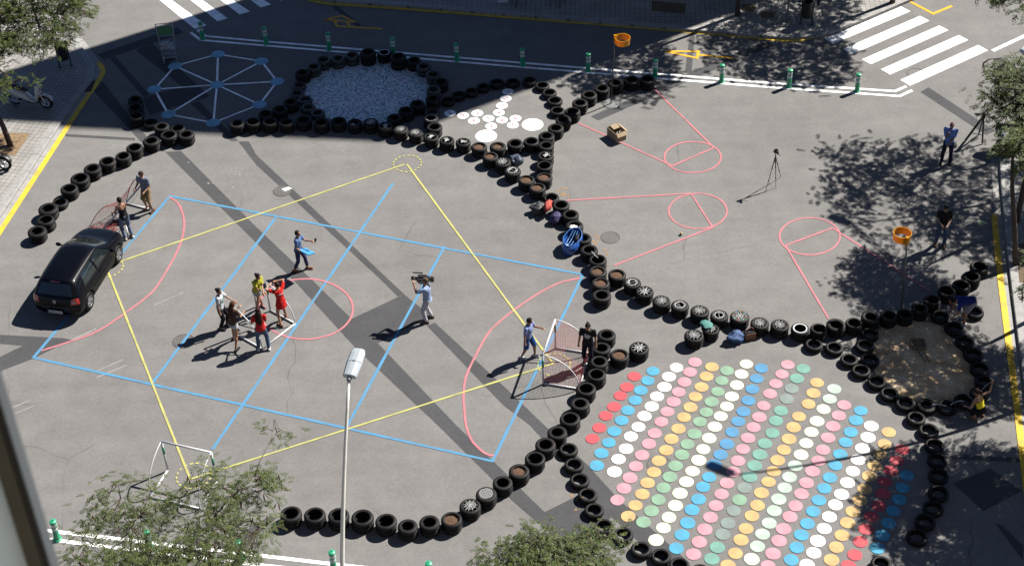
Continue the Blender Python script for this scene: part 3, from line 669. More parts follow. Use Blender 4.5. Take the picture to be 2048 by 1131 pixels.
# arc: (words for the label, tyres per stack, [(px, py, width px, look)]) -- px, py is the middle of the top tyre's upper face
ARCS = [
 ('from the lower end of the arc beside the car', 2, [(74, 461, 39, ''), (91, 438, 36, ''), (100, 413, 41, ''), (120, 404, 33, '1'), (135, 379, 36, ''), (158, 357, 40, ''), (185, 336, 36, ''), (214, 322, 34, ''), (246, 311, 32, ''), (268, 295, 34, ''), (302, 281, 35, '')]),
 ('from the right end of the hook below the blue discs', 2, [(372, 268, 34, ''), (337, 269, 35, ''), (354, 256, 30, '1'), (324, 252, 31, ''), (298, 244, 31, '1'), (275, 231, 30, ''), (271, 214.5, 30, ''), (270, 199, 29, '')]),
 ('clockwise from the top of the speckled floor ring', 2, [(735.5, 104, 33, 'T'), (768.5, 105, 29, 'r'), (798, 112.6, 33, 'T'), (827, 121, 29, ''), (846, 131, 31, 'p'), (866, 147.6, 31, 'p'), (882, 163, 29, ''), (867, 178, 29, 'p'), (865, 199, 29, ''), (833.6, 208, 31, ''), (813, 220, 31, ''), (788.5, 235, 31, ''), (634.6, 225, 29, 'p1'), (616, 213, 29, 'p1'), (608, 197, 29, 'p1'), (597, 184, 29, 'p1'), (600, 168, 28, 'p1'), (607, 147, 30, ''), (623, 135, 30, 'p'), (646, 119, 31, 'p'), (675.4, 116, 27, 'p'), (704, 110, 30, 'p')]),
 ('from the left end of the long central chain', 2, [(473.7, 246.5, 31, ''), (505.5, 243, 32, ''), (538, 240, 32, ''), (572.5, 244, 30, ''), (606.6, 239, 34, ''), (642.6, 244, 32, ''), (676.7, 241.5, 32, ''), (709, 245, 30, 'o'), (741, 244, 31, 'w'), (771, 251.5, 31, 'x'), (801, 258, 30, 'w'), (831, 265, 29, 'w'), (862, 273, 30, 'x'), (893.6, 280, 30, 'x'), (926, 283.5, 30, 'x'), (958, 292.5, 32, 'd'), (981, 312, 32, 'd'), (1005, 323, 32, 'w'), (1025, 341, 33, 's'), (1053, 359, 34, 'd'), (1077, 375, 34, 'd'), (1100, 393, 32, '1'), (1122, 409, 34, ''), (1141, 428, 34, ''), (1149, 450, 36, 'o'), (1166, 475, 34, ''), (1180, 501, 36, ''), (1194, 523, 36, ''), (1196, 539, 37, 'd'), (1200.5, 563, 37, 'd'), (1203, 587, 39, '')]),
 ('from the left of the short arc behind the speckled floor', 2, [(534.5, 229, 29, ''), (558, 218, 32, ''), (580, 204, 31, '')]),
 ('from the left of the arc above the hopscotch', 1, [(896, 200, 27, ''), (918.7, 188.5, 27, ''), (942.4, 182, 26, ''), (966, 173, 26, ''), (993.7, 164.5, 30, ''), (1025, 163, 28, ''), (1058.5, 160.5, 28, ''), (1085, 170.5, 29, ''), (1099, 184.5, 29, ''), (1109, 199.5, 32, ''), (1114.6, 220.5, 30, '')]),
 ('from the top of the column left of the hopscotch', 2, [(864, 220, 31, 'p1'), (862, 236.5, 30, 'o'), (868.6, 252.8, 32, '')]),
 ('from the right end of the row reaching the white line', 2, [(1295, 158, 31, ''), (1263, 159, 32, ''), (1231, 165, 31, ''), (1204, 176, 32, ''), (1178, 189, 33, ''), (1160, 205, 32, ''), (1145, 222, 32, ''), (1126.6, 238, 32, ''), (1111.6, 255, 32, ''), (1093, 271, 33, ''), (1062, 282, 32, ''), (1030.5, 286, 33, ''), (995.5, 292, 33, 'd')]),
 ('from the top of the spur below the hopscotch', 2, [(1092, 290, 32, ''), (1091, 312, 33, 'x'), (1089, 329, 33, ''), (1088, 353.6, 34, 'd')]),
 ('from the left of the corded row above the dots', 2, [(1234, 548, 36, 'd'), (1265, 565, 35, 's'), (1289, 582, 36, 's'), (1323, 601, 36, 'w'), (1360, 610, 36, 's'), (1399.5, 621, 38, 'w'), (1438.6, 630, 36, 's'), (1479.5, 632, 39, 'b'), (1519.5, 645, 37, 'w'), (1560, 649, 37, 'w'), (1600.5, 656, 37, 'r'), (1636.6, 657, 32, ''), (1672.4, 648, 39, ''), (1708.7, 645, 33, ''), (1741, 634, 37, ''), (1777.5, 630, 33, ''), (1810, 627, 32, ''), (1840, 615, 33, ''), (1865, 599, 35, ''), (1894, 581, 36, ''), (1924, 568, 36, ''), (1943, 552.4, 36, ''), (1959, 531, 37, '')]),
 ('from the left of the pair above the dots', 2, [(1388, 670, 40, 'w'), (1422, 657, 33, 'w')]),
 ('from the top of the curve below the netted goal', 2, [(1213, 668.6, 37, ''), (1203, 695, 37, ''), (1198, 722, 37, ''), (1193, 747.5, 38, ''), (1172, 776, 41, ''), (1160, 806, 39, ''), (1140, 836, 42, ''), (1114, 864, 40, ''), (1091.6, 887, 42, ''), (1070, 915.6, 42, ''), (1038, 940.6, 42, 'd'), (1005, 964, 40, ''), (972.5, 987, 43, 'g'), (940, 1010.7, 44, 'w'), (903, 1037, 43, 'd'), (858.6, 1043, 41, ''), (815, 1050.7, 40, ''), (772, 1040.7, 44, ''), (724.7, 1033, 46, ''), (677, 1029, 43, ''), (629, 1028, 44, ''), (581.6, 1025.7, 44, '')]),
 ('beside the netted goal, counted from the goal', 2, [(1239, 708.7, 39, 'd'), (1278, 695, 40, 's')]),
 ('from the top of the arc left of the dots', 1, [(1136.6, 897, 38, ''), (1148, 927.6, 39, ''), (1159, 958, 40, ''), (1175, 987.6, 39, ''), (1188, 1018, 39, ''), (1208, 1050, 38, ''), (1246.7, 1067, 40, ''), (1282, 1096, 42, ''), (1322, 1110, 40, ''), (1359, 1128, 41, ''), (1401, 1141, 40, '')]),
 ('clockwise from the top right of the sand ring', 1, [(1881, 630, 35, ''), (1909, 653.6, 38, ''), (1930, 682, 38, ''), (1946, 705, 40, ''), (1960, 735, 39, ''), (1969, 761, 37, ''), (1959, 785, 37, ''), (1927.6, 799, 39, ''), (1893, 811, 40, ''), (1855, 809, 40, 't'), (1811, 804, 40, 't'), (1780, 785, 38, ''), (1753.7, 761, 38, ''), (1722.4, 739, 38, ''), (1740, 717, 38, ''), (1730, 688.6, 39, ''), (1738.7, 663.6, 36, '')]),
 ('from the left of the link between row and sand ring', 1, [(1628.6, 686, 36, ''), (1668.6, 693.6, 37, ''), (1698.7, 717, 36, '')]),
 ('from the top of the arc right of the dots', 1, [(1832.5, 834, 38, ''), (1857.6, 858, 41, ''), (1869, 888, 39, ''), (1875, 917, 40, ''), (1877.6, 948, 40, ''), (1877.6, 983, 42, ''), (1867.6, 1013, 41, ''), (1851, 1040, 42, ''), (1835, 1070, 44, ''), (1762.5, 1125, 42, '')]),
 ('behind the bending man in blue', 1, [(1950, 622, 36, '')]),
]
TW = 0.19
ST = []
for words, nper, lst in ARCS:
    for i, (x, y, w, look) in enumerate(lst):
        n = 1 if '1' in look else nper
        tall = 1.35 if 'T' in look else 1.0
        top = n * TW * tall; g = gp(x, y, top); r = w / 2 * depth(g) / FPX; r = 0.8 * r + 0.2 * 0.30
        ST.append(dict(words=words, i=i, n=n, look=look, p=Vector((g.x, g.y, 0)), p0=Vector((g.x, g.y, 0)), r=r, w=TW * tall, cnt=len(lst)))
for it in range(80):
    for a in range(len(ST)):
        A = ST[a]
        for b in range(a + 1, len(ST)):
            B = ST[b]; d = B['p'] - A['p']; mn = (A['r'] + B['r']) * 1.005
            if abs(d.x) < mn and abs(d.y) < mn and 1e-6 < d.length < mn:
                k = (mn - d.length) / 2 * 0.6; u = d.normalized(); A['p'] -= u * k; B['p'] += u * k
        A['p'] = A['p'].lerp(A['p0'], 0.01)
def ordinal(k): return '%d%s' % (k, 'th' if 10 <= k % 100 <= 20 else {1: 'st', 2: 'nd', 3: 'rd'}.get(k % 10, 'th'))
LOOKS = {'w': 'corded', 's': 'corded', 'g': 'corded', 'x': 'corded', 'd': 'soil-filled', 'b': 'beaded', 'r': 'white-rimmed', 'p': 'paint-splashed'}
M_SPLASH = []
for i, col in enumerate(((0.55, 0.5, 0.45), (0.45, 0.1, 0.1), (0.6, 0.6, 0.62), (0.3, 0.22, 0.1))):
    m, nt, b = nodes('splashed_rubber'); tc = N(nt, 'TexCoord'); n1 = N(nt, 'TexNoise', Scale=3.2 + i, Detail=6, Roughness=0.75); nt.links.new(tc.outputs['Object'], n1.inputs['Vector'])
    nt.links.new(mixc(nt, (0.015, 0.014, 0.014), col, ramp(nt, n1.outputs['Fac'], [(0.62, 0.0), (0.66, 0.9)])), b.inputs['Base Color']); b.inputs['Roughness'].default_value = 0.55; M_SPLASH.append(m)
TM_P = []
for m in M_SPLASH: TM_P.append(tyre_mesh(0.61, 0.02, m))
def top_level_soil(S, z):
    s = link('soil', SOIL, None, (S['p'].x, S['p'].y, z), random.random() * 6); s.scale = (S['r'], S['r'], S['w'] * 1.6)
    return s
for S in ST:
    look = S['look'].replace('1', '').replace('T', '')
    for k in range(S['n']):
        upper = k == S['n'] - 1
        me = random.choice(TM)
        if 'p' in look: me = random.choice(TM_P)
        if S['n'] == 1 and not look: me = random.choice((TM[1], TM[3]))
        jx = 0 if upper else random.uniform(-0.015, 0.015)
        o = link('tyre', me, None, (S['p'].x + jx, S['p'].y + jx, 0.012 + k * S['w']), random.random() * 6.28)
        rr = S['r'] * (1.0 if upper else random.uniform(0.95, 1.0)); o.scale = (rr, rr, S['w'] * 0.985); o.rotation_euler[0] = rad(random.uniform(-1.3, 1.3) if upper else 0); o.rotation_euler[1] = rad(random.uniform(-1.3, 1.3) if upper else 0)
        which = ('upper ' if upper else 'lower ') if S['n'] == 2 else ''
        lk = LOOKS.get(look, 'plain black') if upper else 'black'
        if S['cnt'] == 1: lab = 'single black tyre lying %s' % S['words']
        else: lab = '%s%s tyre, %s %s' % (which, lk, ordinal(S['i'] + 1), S['words'])
        tag(o, lab, 'tyre', 'tyres laid out in chains and rings')
        if upper and look in ('w', 's', 'g', 'x'):
            wv = link('cord_web', WEBS[(look, random.randrange(3))], o); wv.location = (0, 0, 1.0); wv.scale = (1, 1, rr / (S['w'] * 0.985))
        if upper and look in ('r', 'o'):
            mb_ = MB(); a0, a1 = (0.0, 2 * math.pi) if look == 'r' else (3.6, 5.9); n = 40
            inn = 0.63; pts = [(a0 + (a1 - a0) * t / n) for t in range(n + 1)]
            vs_ = [(q * math.cos(a - o.rotation_euler.z), q * math.sin(a - o.rotation_euler.z), zz) for a in pts for q, zz in (((inn), 0.99), (inn + (0.13 if look == 'r' else 0.05), 1.012))]
            mb_.add(vs_, [(2 * i_, 2 * i_ + 1, 2 * i_ + 3, 2 * i_ + 2) for i_ in range(n)]); mb_.build('painted_rim', M_RIM, o)
        if upper and look == 'b':
            mb_ = MB().lathe([(0.001, 1.06), (0.80, 1.06), (0.83, 1.02), (0.80, 0.99)], 40); mb_.build('lid', M_LIDBLK, o)
            cols = [(0.75, 0.08, 0.08), (0.8, 0.6, 0.03), (0.05, 0.35, 0.7), (0.8, 0.8, 0.8), (0.08, 0.5, 0.2)]
            for q in range(20):
                a = 2 * math.pi * q / 20; c = cols[q % 5]; mm = bpy.data.materials.get('bottle_cap_%d' % (q % 5)) or mat('bottle_cap_%d' % (q % 5), c, 0.4, 0.05)
                cap = MB().cyl((0.66 * math.cos(a), 0.66 * math.sin(a), 1.06), (0.66 * math.cos(a), 0.66 * math.sin(a), 1.11), 0.062, 0.055, 10).build('bottle_cap', mm, o)
            mb_ = MB(); a = 0.8
            for q in (a, a + math.pi / 2): cord(mb_, (-0.5 * math.cos(q), -0.5 * math.sin(q), 1.08), (0.5 * math.cos(q), 0.5 * math.sin(q), 1.08), 0.022)
            for q in range(4):
                b_ = a + math.pi / 4 + q * math.pi / 2; mb_.box((0.33 * math.cos(b_), 0.33 * math.sin(b_), 1.075), (0.16, 0.08, 0.03), Matrix.Rotation(b_ + 0.4, 3, 'Z'))
            mb_.build('lid_decoration', M_CORD, o)
    if look == 'd':
        tag(top_level_soil(S, (S['n'] - 1) * S['w'] + 0.03), 'brown soil in %s stack %s' % (ordinal(S['i'] + 1), S['words']), 'soil', 'soil inside tyres')
# plastic ties holding tyres together
M_TIE = mat('white_tie', (0.7, 0.72, 0.75), 0.5, 0.1)
def find(words, i): return [s for s in ST if s['words'].startswith(words) and s['i'] == i][0]
for (w1, i1), (w2, i2), lab in ((('clockwise from the top right', 9), ('clockwise from the top right', 8), 'white tie joining two tyres left of the yellow top'), (('clockwise from the top right', 8), ('clockwise from the top right', 7), 'bluish white tie by the squatting woman'), (('from the left end', 26), ('from the left end', 27), 'short white tie between tyres below the blue bag')):
    a, b = find(w1, i1), find(w2, i2); m_ = (a['p'] + b['p']) / 2; d = (b['p'] - a['p']).normalized(); z = a['n'] * TW + 0.02
    pts = [m_ - d * 0.17 + Vector((0, 0, z - 0.06)), m_ - d * 0.12 + Vector((0, 0, z + 0.015)), m_ + Vector((0, 0, z + 0.02)), m_ + d * 0.12 + Vector((0, 0, z + 0.015)), m_ + d * 0.2 + Vector((0.05, -0.05, z + 0.02))]
    tag(MB().tube(pts, 0.013, 6).build('cable_tie', M_TIE), lab, 'tie', 'ties on the tyres')

# ================================================================ BOLLARDS
M_GRN = mat('bollard_green', (0.02, 0.46, 0.22), 0.45, 0.2, 12, coat=0.2); M_BAND = mat('reflective_band', (0.74, 0.77, 0.78), 0.4, 0.08, 20); M_HOLE = mat('dark_hole', (0.01, 0.01, 0.01), 0.9, 0.1)
post = MB().lathe([(0.001, 0), (0.125, 0), (0.125, 0.03), (0.10, 0.05), (0.094, 0.09), (0.088, 0.40), (0.088, 0.68), (0.098, 0.685), (0.10, 0.71), (0.092, 0.745), (0.06, 0.765), (0.001, 0.77)], 24).mesh('post', M_GRN); smooth_by_angle(post, 35)
band = MB().lathe([(0.0885, 0), (0.0915, 0.005), (0.0915, 0.10), (0.0885, 0.105)], 24).mesh('reflective_band', M_BAND); smooth_by_angle(band, 40)
hole = MB().lathe([(0.001, 0.003), (0.02, 0.003), (0.022, 0)], 10).mesh('socket', M_HOLE)
def bollard(x, y, label, tilt=0):
    g = gp(x, y); t = thing('bollard', label, 'bollard', (g.x, g.y, 0.009), random.random() * 6, 'green and white bollards on the lane lines')
    t.rotation_euler[0] = rad(tilt); t.rotation_euler[1] = rad(random.uniform(-1.5, 1.5))
    link('post', post, t); link('reflective_band', band, t, (0, 0, 0.56)); link('reflective_band', band, t, (0, 0, 0.405)); link('socket', hole, t, (0, 0, 0.769))
for i, p in enumerate(((406, 78), (533, 88.5), (659, 99.6), (787, 110), (914.4, 121), (1045.8, 131), (1176, 142), (1310, 153), (1443, 164), (1577.3, 173.6), (1713.7, 183))):
    bollard(*p, 'green bollard with two white bands, %s from the left on the far line' % ordinal(i + 1))
for i, p in enumerate(((115, 1078), (301, 1099), (482, 1120), (668, 1140), (860, 1162))):
    bollard(*p, 'green bollard with white bands, %s from the left along the bottom edge' % ordinal(i + 1))

# ================================================================ GOALS
M_PVC = mat('white_pipe', (0.78, 0.78, 0.79), 0.4, 0.06, 10); M_GTAPE = mat('green_tape', (0.03, 0.30, 0.14), 0.5, 0.1); M_NET = mat('red_net', (0.50, 0.07, 0.06), 0.7, 0.15)
GW, GH, GD = 1.85, 1.20, 1.10
def goal(label, fl, fr, back_px, net=True, net_r=0.0026, bar=True):
    """fl, fr: feet of the two front posts in the photograph; the goal opens away from back_px."""
    a, b = gp(*fl), gp(*fr); mid = (a + b) / 2; d = (b - a); W = d.length; d.normalize(); nrm = Vector((-d.y, d.x, 0))
    if (gp(*back_px) - mid).dot(nrm) < 0: nrm = -nrm
    t = thing('goal', label, 'goal', mid, 0, 'small pipe goals'); L = lambda u, v, z: d * u + nrm * v + Vector((0, 0, z))
    h = W / 2; r = 0.032
    if bar: MB().tube([L(-h, 0, GH), L(h, 0, GH)], r, 10).build('crossbar', M_PVC, t, True)
    for s in (-1, 1):
        MB().tube([L(s * h, 0, 0.035), L(s * h, 0, GH)], r, 10).build('post', M_PVC, t, True)
        MB().cyl(L(s * h, 0, 0.70), L(s * h, 0, 0.98), r * 1.12, r * 1.12, 10).build('green_tape', M_GTAPE, t, True)
        MB().tube([L(s * h, 0, 0.035), L(s * h, GD, 0.035)], r, 10).build('base_bar', M_PVC, t, True)
        arc = [L(s * h, GD * math.sin(k / 12 * math.pi / 2) ** 1.25, 0.035 + (GH - 0.035) * math.cos(k / 12 * math.pi / 2) ** 0.85) for k in range(13)]
        MB().tube(arc, 0.018, 8).build('curved_bar', M_PVC, t, True)
    MB().tube([L(-h, GD, 0.035), L(h, GD, 0.035)], r, 10).build('back_bar', M_PVC, t, True)
    if net:
        rnd = random.Random(hash(label) % 1000); mb_ = MB()
        def surf(u, k):   # u across, k along the curved back
            a_ = k * math.pi / 2; sag = 0.10 * math.sin(math.pi * k) * math.sin(math.pi * (u / W + 0.5))
            return L(u, GD * math.sin(a_) ** 1.25 - sag * 0.6, 0.035 + (GH - 0.035) * math.cos(a_) ** 0.85 - sag)
        nu, nv = 22, 20
        for i in range(nu + 1):
            u = -h + W * i / nu; mb_.tube([surf(u + (W / nu if (k % 2 and 0 < i < nu) else 0) * 0.5 + rnd.uniform(-0.008, 0.008), k / nv) for k in range(nv + 1)], net_r, 3)
        for k in range(1, nv):
            mb_.tube([surf(-h + W * i / nu, k / nv + rnd.uniform(-0.006, 0.006)) for i in range(nu + 1)], net_r, 3)
        mb_.build('back_net', M_NET, t)
        for s in (-1, 1):
            mb_ = MB()
            for i in range(1, 14):
                v = GD * i / 14; zt = 0.035 + (GH - 0.035) * math.cos(math.asin(min(1, (v / GD) ** (1 / 1.25)))) ** 0.85
                mb_.tube([L(s * h, v, 0.035), L(s * h, v + rnd.uniform(-.02, .02), zt)], net_r, 3)
                z = GH * i / 14; vt = GD * math.sin(math.acos(min(1, (z / GH) ** (1 / 0.85)))) ** 1.25
                mb_.tube([L(s * h, 0, z), L(s * h, vt, z + rnd.uniform(-.02, .02))], net_r, 3)
            mb_.build('side_net', M_NET, t)
    return t
G1 = goal('white pipe goal with red net beside the tyre curve', (1086.6, 767.7), (1111, 697), (1158, 745))
# half-assembled goal: one end of the crossbar still lies on the ground
A_, F_, K_, B_ = gp(292, 359, GH), gp(300.5, 420), gp(252, 408), gp(207, 458, 0.06)
t = thing('goal', 'half assembled pipe goal with red net held by two people near the car', 'goal', F_, 0, 'small pipe goals'); rel = lambda p: p - F_
A_, K_, B_ = rel(A_), rel(K_) + Vector((0, 0, 0.035)), rel(B_); A_.z = GH; B2 = B_ + (K_ - Vector((0, 0, 0.035))) * 0.55
MB().tube([(0, 0, 0.035), A_], 0.032, 10).build('post', M_PVC, t, True); MB().cyl(A_ * 0.62, A_ * 0.86, 0.037, 0.037, 10).build('green_tape', M_GTAPE, t, True); MB().tube([(0, 0, 0.035), K_], 0.032, 10).build('base_bar', M_PVC, t, True); MB().tube([A_, B_], 0.032, 10).build('crossbar', M_PVC, t, True)
def arc_(p, q, lift, n=14): return [p.lerp(q, k / n) + Vector((-0.10, 0.10, lift)) * math.sin(math.pi * (k / n) ** 0.8) for k in range(n + 1)]
ar1, ar2 = arc_(A_, K_, 0.30), arc_(B_.lerp(A_, 0.42), B2, 0.30); MB().tube(ar1, 0.014, 8).build('curved_bar', M_NET, t, True); MB().tube(ar2, 0.014, 8).build('curved_bar', M_NET, t, True)
mb_ = MB(); rn_ = random.Random(5)
for k in range(15):
    f = k / 14; mb_.tube([ar1[k].lerp(ar2[k], u / 8) + Vector((rn_.uniform(-.02, .02), rn_.uniform(-.02, .02), -0.22 * math.sin(math.pi * u / 8))) for u in range(9)], 0.003, 3)
for u in range(1, 18):
    v = u / 18; mb_.tube([ar1[k].lerp(ar2[k], v) + Vector((0, 0, -0.22 * math.sin(math.pi * v))) for k in range(0, 15, 2)], 0.003, 3)
mb_.build('net', M_NET, t)
mb_ = MB()
for k in range(46):
    q0 = B_.lerp(A_, 0.05) + Vector((rn_.gauss(0.1, .28), rn_.gauss(0.15, .22), 0)); pts_ = [Vector((q0.x + rn_.gauss(0, .12) , q0.y + rn_.gauss(0, .1), 0.012 + abs(rn_.gauss(0, .05)))) for _ in range(5)]; mb_.tube(pts_, 0.006, 3)
mb_.build('heaped_net', M_NET, t)
MB().tube([rel(gp(252, 450, 0.35)), rel(gp(256, 474, 0.035))], 0.026, 8).build('loose_bar', M_PVC, t, True)
G3 = goal('bare white pipe goal surrounded by five people', (475, 671), (540.8, 621.6), (560, 672), False, bar=False)
q_ = gp(513, 613); tag(MB().tube([(0, 0, 0.03), (0.02, -0.05, 0.86)], 0.03, 10).build('loose_pipe', M_PVC, None, True), 'short white pipe held upright by the woman in yellow', 'pipe').location = (q_.x, q_.y, 0.01)
G4 = goal('bare white pipe goal at the lower left near the tree', (336, 940.6), (434, 963), (355, 1000), False)

# ================================================================ KORFBALL POSTS
M_BASKET = mat('yellow_plastic', (1.0, 0.50, 0.01), 0.35, 0.1, 6, coat=0.2); _nt = M_BASKET.node_tree; _tr = N(_nt, 'BsdfTranslucent'); _tr.inputs['Color'].default_value = (0.62, 0.26, 0.004, 1); _mx = N(_nt, 'MixShader'); _mx.inputs[0].default_value = 0.45
_nt.links.new(_nt.nodes['Principled BSDF'].outputs[0], _mx.inputs[1]); _nt.links.new(_tr.outputs[0], _mx.inputs[2]); _nt.links.new(_mx.outputs[0], _nt.nodes['Material Output'].inputs['Surface'])   # thin plastic lets the sun glow through
M_POLE = mat('dark_pole', (0.05, 0.05, 0.05), 0.5, 0.2, 8); M_PLATE = mat('steel_plate', (0.30, 0.31, 0.31), 0.5, 0.2, 6, metal=0.3)
def basket(label, foot, ring_px, zr):
    g = gp(*foot); c = gp(*ring_px, zr); loc = Vector((g.x, g.y, 0.006)); t = thing('korfball_post', label, 'post', loc, 0, 'yellow basket posts')
    cc = c - loc; R = 0.265; side = Vector((cc.x, cc.y, 0)); side = side.normalized() if side.length > 0.05 else Vector((1, 0, 0))
    top = Vector((cc.x, cc.y, cc.z)) - side * (R + 0.04)
    MB().lathe([(0.001, 0.0), (0.30, 0.0), (0.30, 0.012), (0.28, 0.02), (0.001, 0.022)], 32).build('base_plate', M_PLATE, t)
    MB().tube([(0, 0, 0.02), (top.x * 0.5, top.y * 0.5, top.z * 0.5), (top.x, top.y, top.z + 0.1)], 0.026, 10).build('pole', M_POLE, t, True)
    bk = MB().lathe([(R - 0.012, -0.125), (R, -0.125), (R + 0.012, 0.105), (R + 0.02, 0.125), (R - 0.002, 0.125), (R - 0.004, 0.10)], 48, c=cc, closed=True); me = bk.mesh('basket', M_BASKET); smooth_by_angle(me, 35); link('basket', me, t)
    MB().box(top + Vector((0, 0, 0.0)) + side * 0.02, (0.10, 0.09, 0.30)).cyl(top + Vector((0, 0, -0.2)), top + Vector((0, 0, 0.13)), 0.042, 0.042, 12).build('basket_bracket', M_BASKET, t)
basket('yellow basket on a dark pole beside the far tyre row', (1222, 208), (1245, 81), 2.85)
basket('yellow basket on a dark pole above the sand ring', (1800, 640), (1804, 471), 2.95)

# ================================================================ PEOPLE
SKINS = {}
def skin(c):
    if c not in SKINS: SKINS[c] = mat('skin', c, 0.55, 0.08, 8)
    return SKINS[c]
CLOTH = {}
def cloth(c):
    if c not in CLOTH: CLOTH[c] = mat('cloth', c, 0.85, 0.18, 9, 0.25, 60, spec=0.2)
    return CLOTH[c]
M_EYE = mat('eye', (0.02, 0.015, 0.01), 0.2, 0.1); M_LIP = mat('lip', (0.35, 0.12, 0.10), 0.5, 0.1)
def ik(a, b, l1, l2, pole):
    a, b = Vector(a), Vector(b); d = b - a; L = d.length
    if L > (l1 + l2) * 0.995: b = a + d * ((l1 + l2) * 0.995 / L); d = b - a; L = d.length
    u = d.normalized(); x = (l1 * l1 - l2 * l2 + L * L) / (2 * L); h = math.sqrt(max(0, l1 * l1 - x * x))
    p = Vector(pole); p = p - u * p.dot(u); p = p.normalized() if p.length > 1e-4 else u.orthogonal().normalized()
    return a + u * x + p * h, b
def oval(c, ax, side, a, b, n=16):
    ax = Vector(ax).normalized(); s = (Vector(side) - ax * Vector(side).dot(ax)).normalized(); f = ax.cross(s)
    return [Vector(c) + s * (a * math.cos(2 * math.pi * i / n)) + f * (b * math.sin(2 * math.pi * i / n)) for i in range(n)]
def person(label, feet, heading, ht, lh, rh, lf=(-0.10, 0.0), rf=(0.10, 0.0), lean=0, hipz=None, female=False, head=(0, 0), top=('tee', (0.3, 0.3, 0.3)), bottom=('pants', (0.05, 0.07, 0.12)), shoe=(0.7, 0.7, 0.7), hair=('short', (0.02, 0.014, 0.01)), sk=(0.42, 0.22, 0.13), emblem=None, elbow=(0.3, -0.5, -0.8), twist=0, base=0.006, shirt_len=0.0, group=None):
    """Hands and feet are targets in metres for a 1.72 m figure: x right, y forward, z up."""
    g = gp(*feet); S = ht / 1.72
    root = thing('person', label, 'person', (g.x, g.y, base), rad(heading - 90), group); root.scale = (S, S, S)
    hz = 0.93 if hipz is None else hipz; py = -0.0 if lean < 30 else -0.12
    pel = Vector((0, py, hz)); la = rad(lean); t = Vector((0, math.sin(la), math.cos(la))); tw = Matrix.Rotation(rad(twist), 3, 'Z'); sx = tw @ Vector((1, 0, 0))
    sw = 0.165 if female else 0.19
    chest = pel + t * 0.30; shl = pel + t * 0.47; nb = pel + t * 0.52
    SH = {-1: shl - sx * sw, 1: shl + sx * sw}; HP = {-1: pel + Vector((-0.088, 0, -0.02)), 1: pel + Vector((0.088, 0, -0.02))}
    el, wr, kn, an, ft = {}, {}, {}, {}, {}
    for s, h in ((-1, lh), (1, rh)):
        el[s], wr[s] = ik(SH[s], h, 0.285, 0.25, (elbow[0] * s, elbow[1], elbow[2]))
    for s, f in ((-1, lf), (1, rf)):
        zf = f[2] if len(f) > 2 else 0.0
        kn[s], an[s] = ik(HP[s], (f[0], f[1], 0.085 + zf), 0.435, 0.425, (s * 0.15, 1, 0.1))
        ft[s] = zf
    hp, hyw = rad(head[0]), rad(head[1]); hd = (t * 0.6 + Vector((0, 0, 0.4)) if lean < 60 else t).normalized()
    HR = Matrix.Rotation(hyw + rad(twist), 3, 'Z') @ Matrix.Rotation(-hp - (la * 0.35), 3, 'X')
    hc = nb + hd * 0.115 + HR @ Vector((0, 0.02, 0.035))
    skm = skin(sk)
    if female: T = [(-0.06, 0.145, 0.10), (0.02, 0.158, 0.112), (0.14, 0.128, 0.092), (0.22, 0.12, 0.088), (0.34, 0.14, 0.108), (0.42, 0.148, 0.09), (0.475, 0.15, 0.066), (0.52, 0.07, 0.055)]
    else: T = [(-0.06, 0.14, 0.10), (0.02, 0.148, 0.108), (0.14, 0.138, 0.102), (0.22, 0.142, 0.105), (0.34, 0.168, 0.115), (0.42, 0.175, 0.10), (0.475, 0.175, 0.075), (0.52, 0.08, 0.065)]
    def torso(mb_, k0, k1, add=0.0, ads=0.0):
        rs = []
        for z, a, b in T:
            if k0 <= z <= k1:
                f = z / 0.52; sd = Vector((1, 0, 0)).lerp(sx, max(0, min(1, f))); rs.append(oval(pel + t * z, t, sd, a + add + ads * 0, b + add))
        mb_.rings(rs)
    # ---- body: one continuous skin
    mb_ = MB(); torso(mb_, -1, 1)
    mb_.capsule(nb - t * 0.03, hc - HR @ Vector((0, 0.02, 0.03)), 0.054 if not female else 0.047, 0.05 if not female else 0.044, 12)
    mb_.ell(hc, 0.075, 0.094, 0.112, HR, 16, 11); mb_.ell(hc + HR @ Vector((0, 0.025, -0.055)), 0.056, 0.066, 0.062, HR)
    mb_.capsule(hc + HR @ Vector((0, 0.09, 0.0)), hc + HR @ Vector((0, 0.108, -0.03)), 0.010, 0.015, 8)
    for s in (-1, 1): mb_.ell(hc + HR @ Vector((s * 0.076, -0.005, -0.012)), 0.012, 0.02, 0.032, HR, 8, 6)
    for s in (-1, 1):
        mb_.capsule(SH[s], el[s], 0.052 if not female else 0.044, 0.041 if not female else 0.035); mb_.capsule(el[s], wr[s], 0.041 if not female else 0.035, 0.028 if not female else 0.024)
        d = (wr[s] - el[s]).normalized(); side = d.cross(Vector((0, 0, 1))); side = side.normalized() if side.length > 1e-3 else Vector((1, 0, 0)); dn = d.cross(side)
        if dn.z > 0: dn = -dn
        palm = wr[s] + d * 0.05; mb_.capsule(wr[s], wr[s] + d * 0.075, 0.026, 0.034, 10)
        for q, ln in ((-0.027, 0.066), (-0.009, 0.078), (0.009, 0.074), (0.027, 0.058)):
            b0 = wr[s] + d * 0.085 + side * q; b1 = b0 + d * ln * 0.5 + dn * ln * 0.15; b2 = b1 + d * ln * 0.3 + dn * ln * 0.42
            mb_.capsule(b0, b1, 0.0095, 0.009, 7); mb_.capsule(b1, b2, 0.009, 0.0078, 7)
        th0 = wr[s] + d * 0.03 - side * 0.024 * s; th1 = th0 + d * 0.035 - side * 0.028 * s + dn * 0.01; th2 = th1 + d * 0.03 + dn * 0.014
        mb_.capsule(th0, th1, 0.013, 0.011, 7); mb_.capsule(th1, th2, 0.011, 0.009, 7)
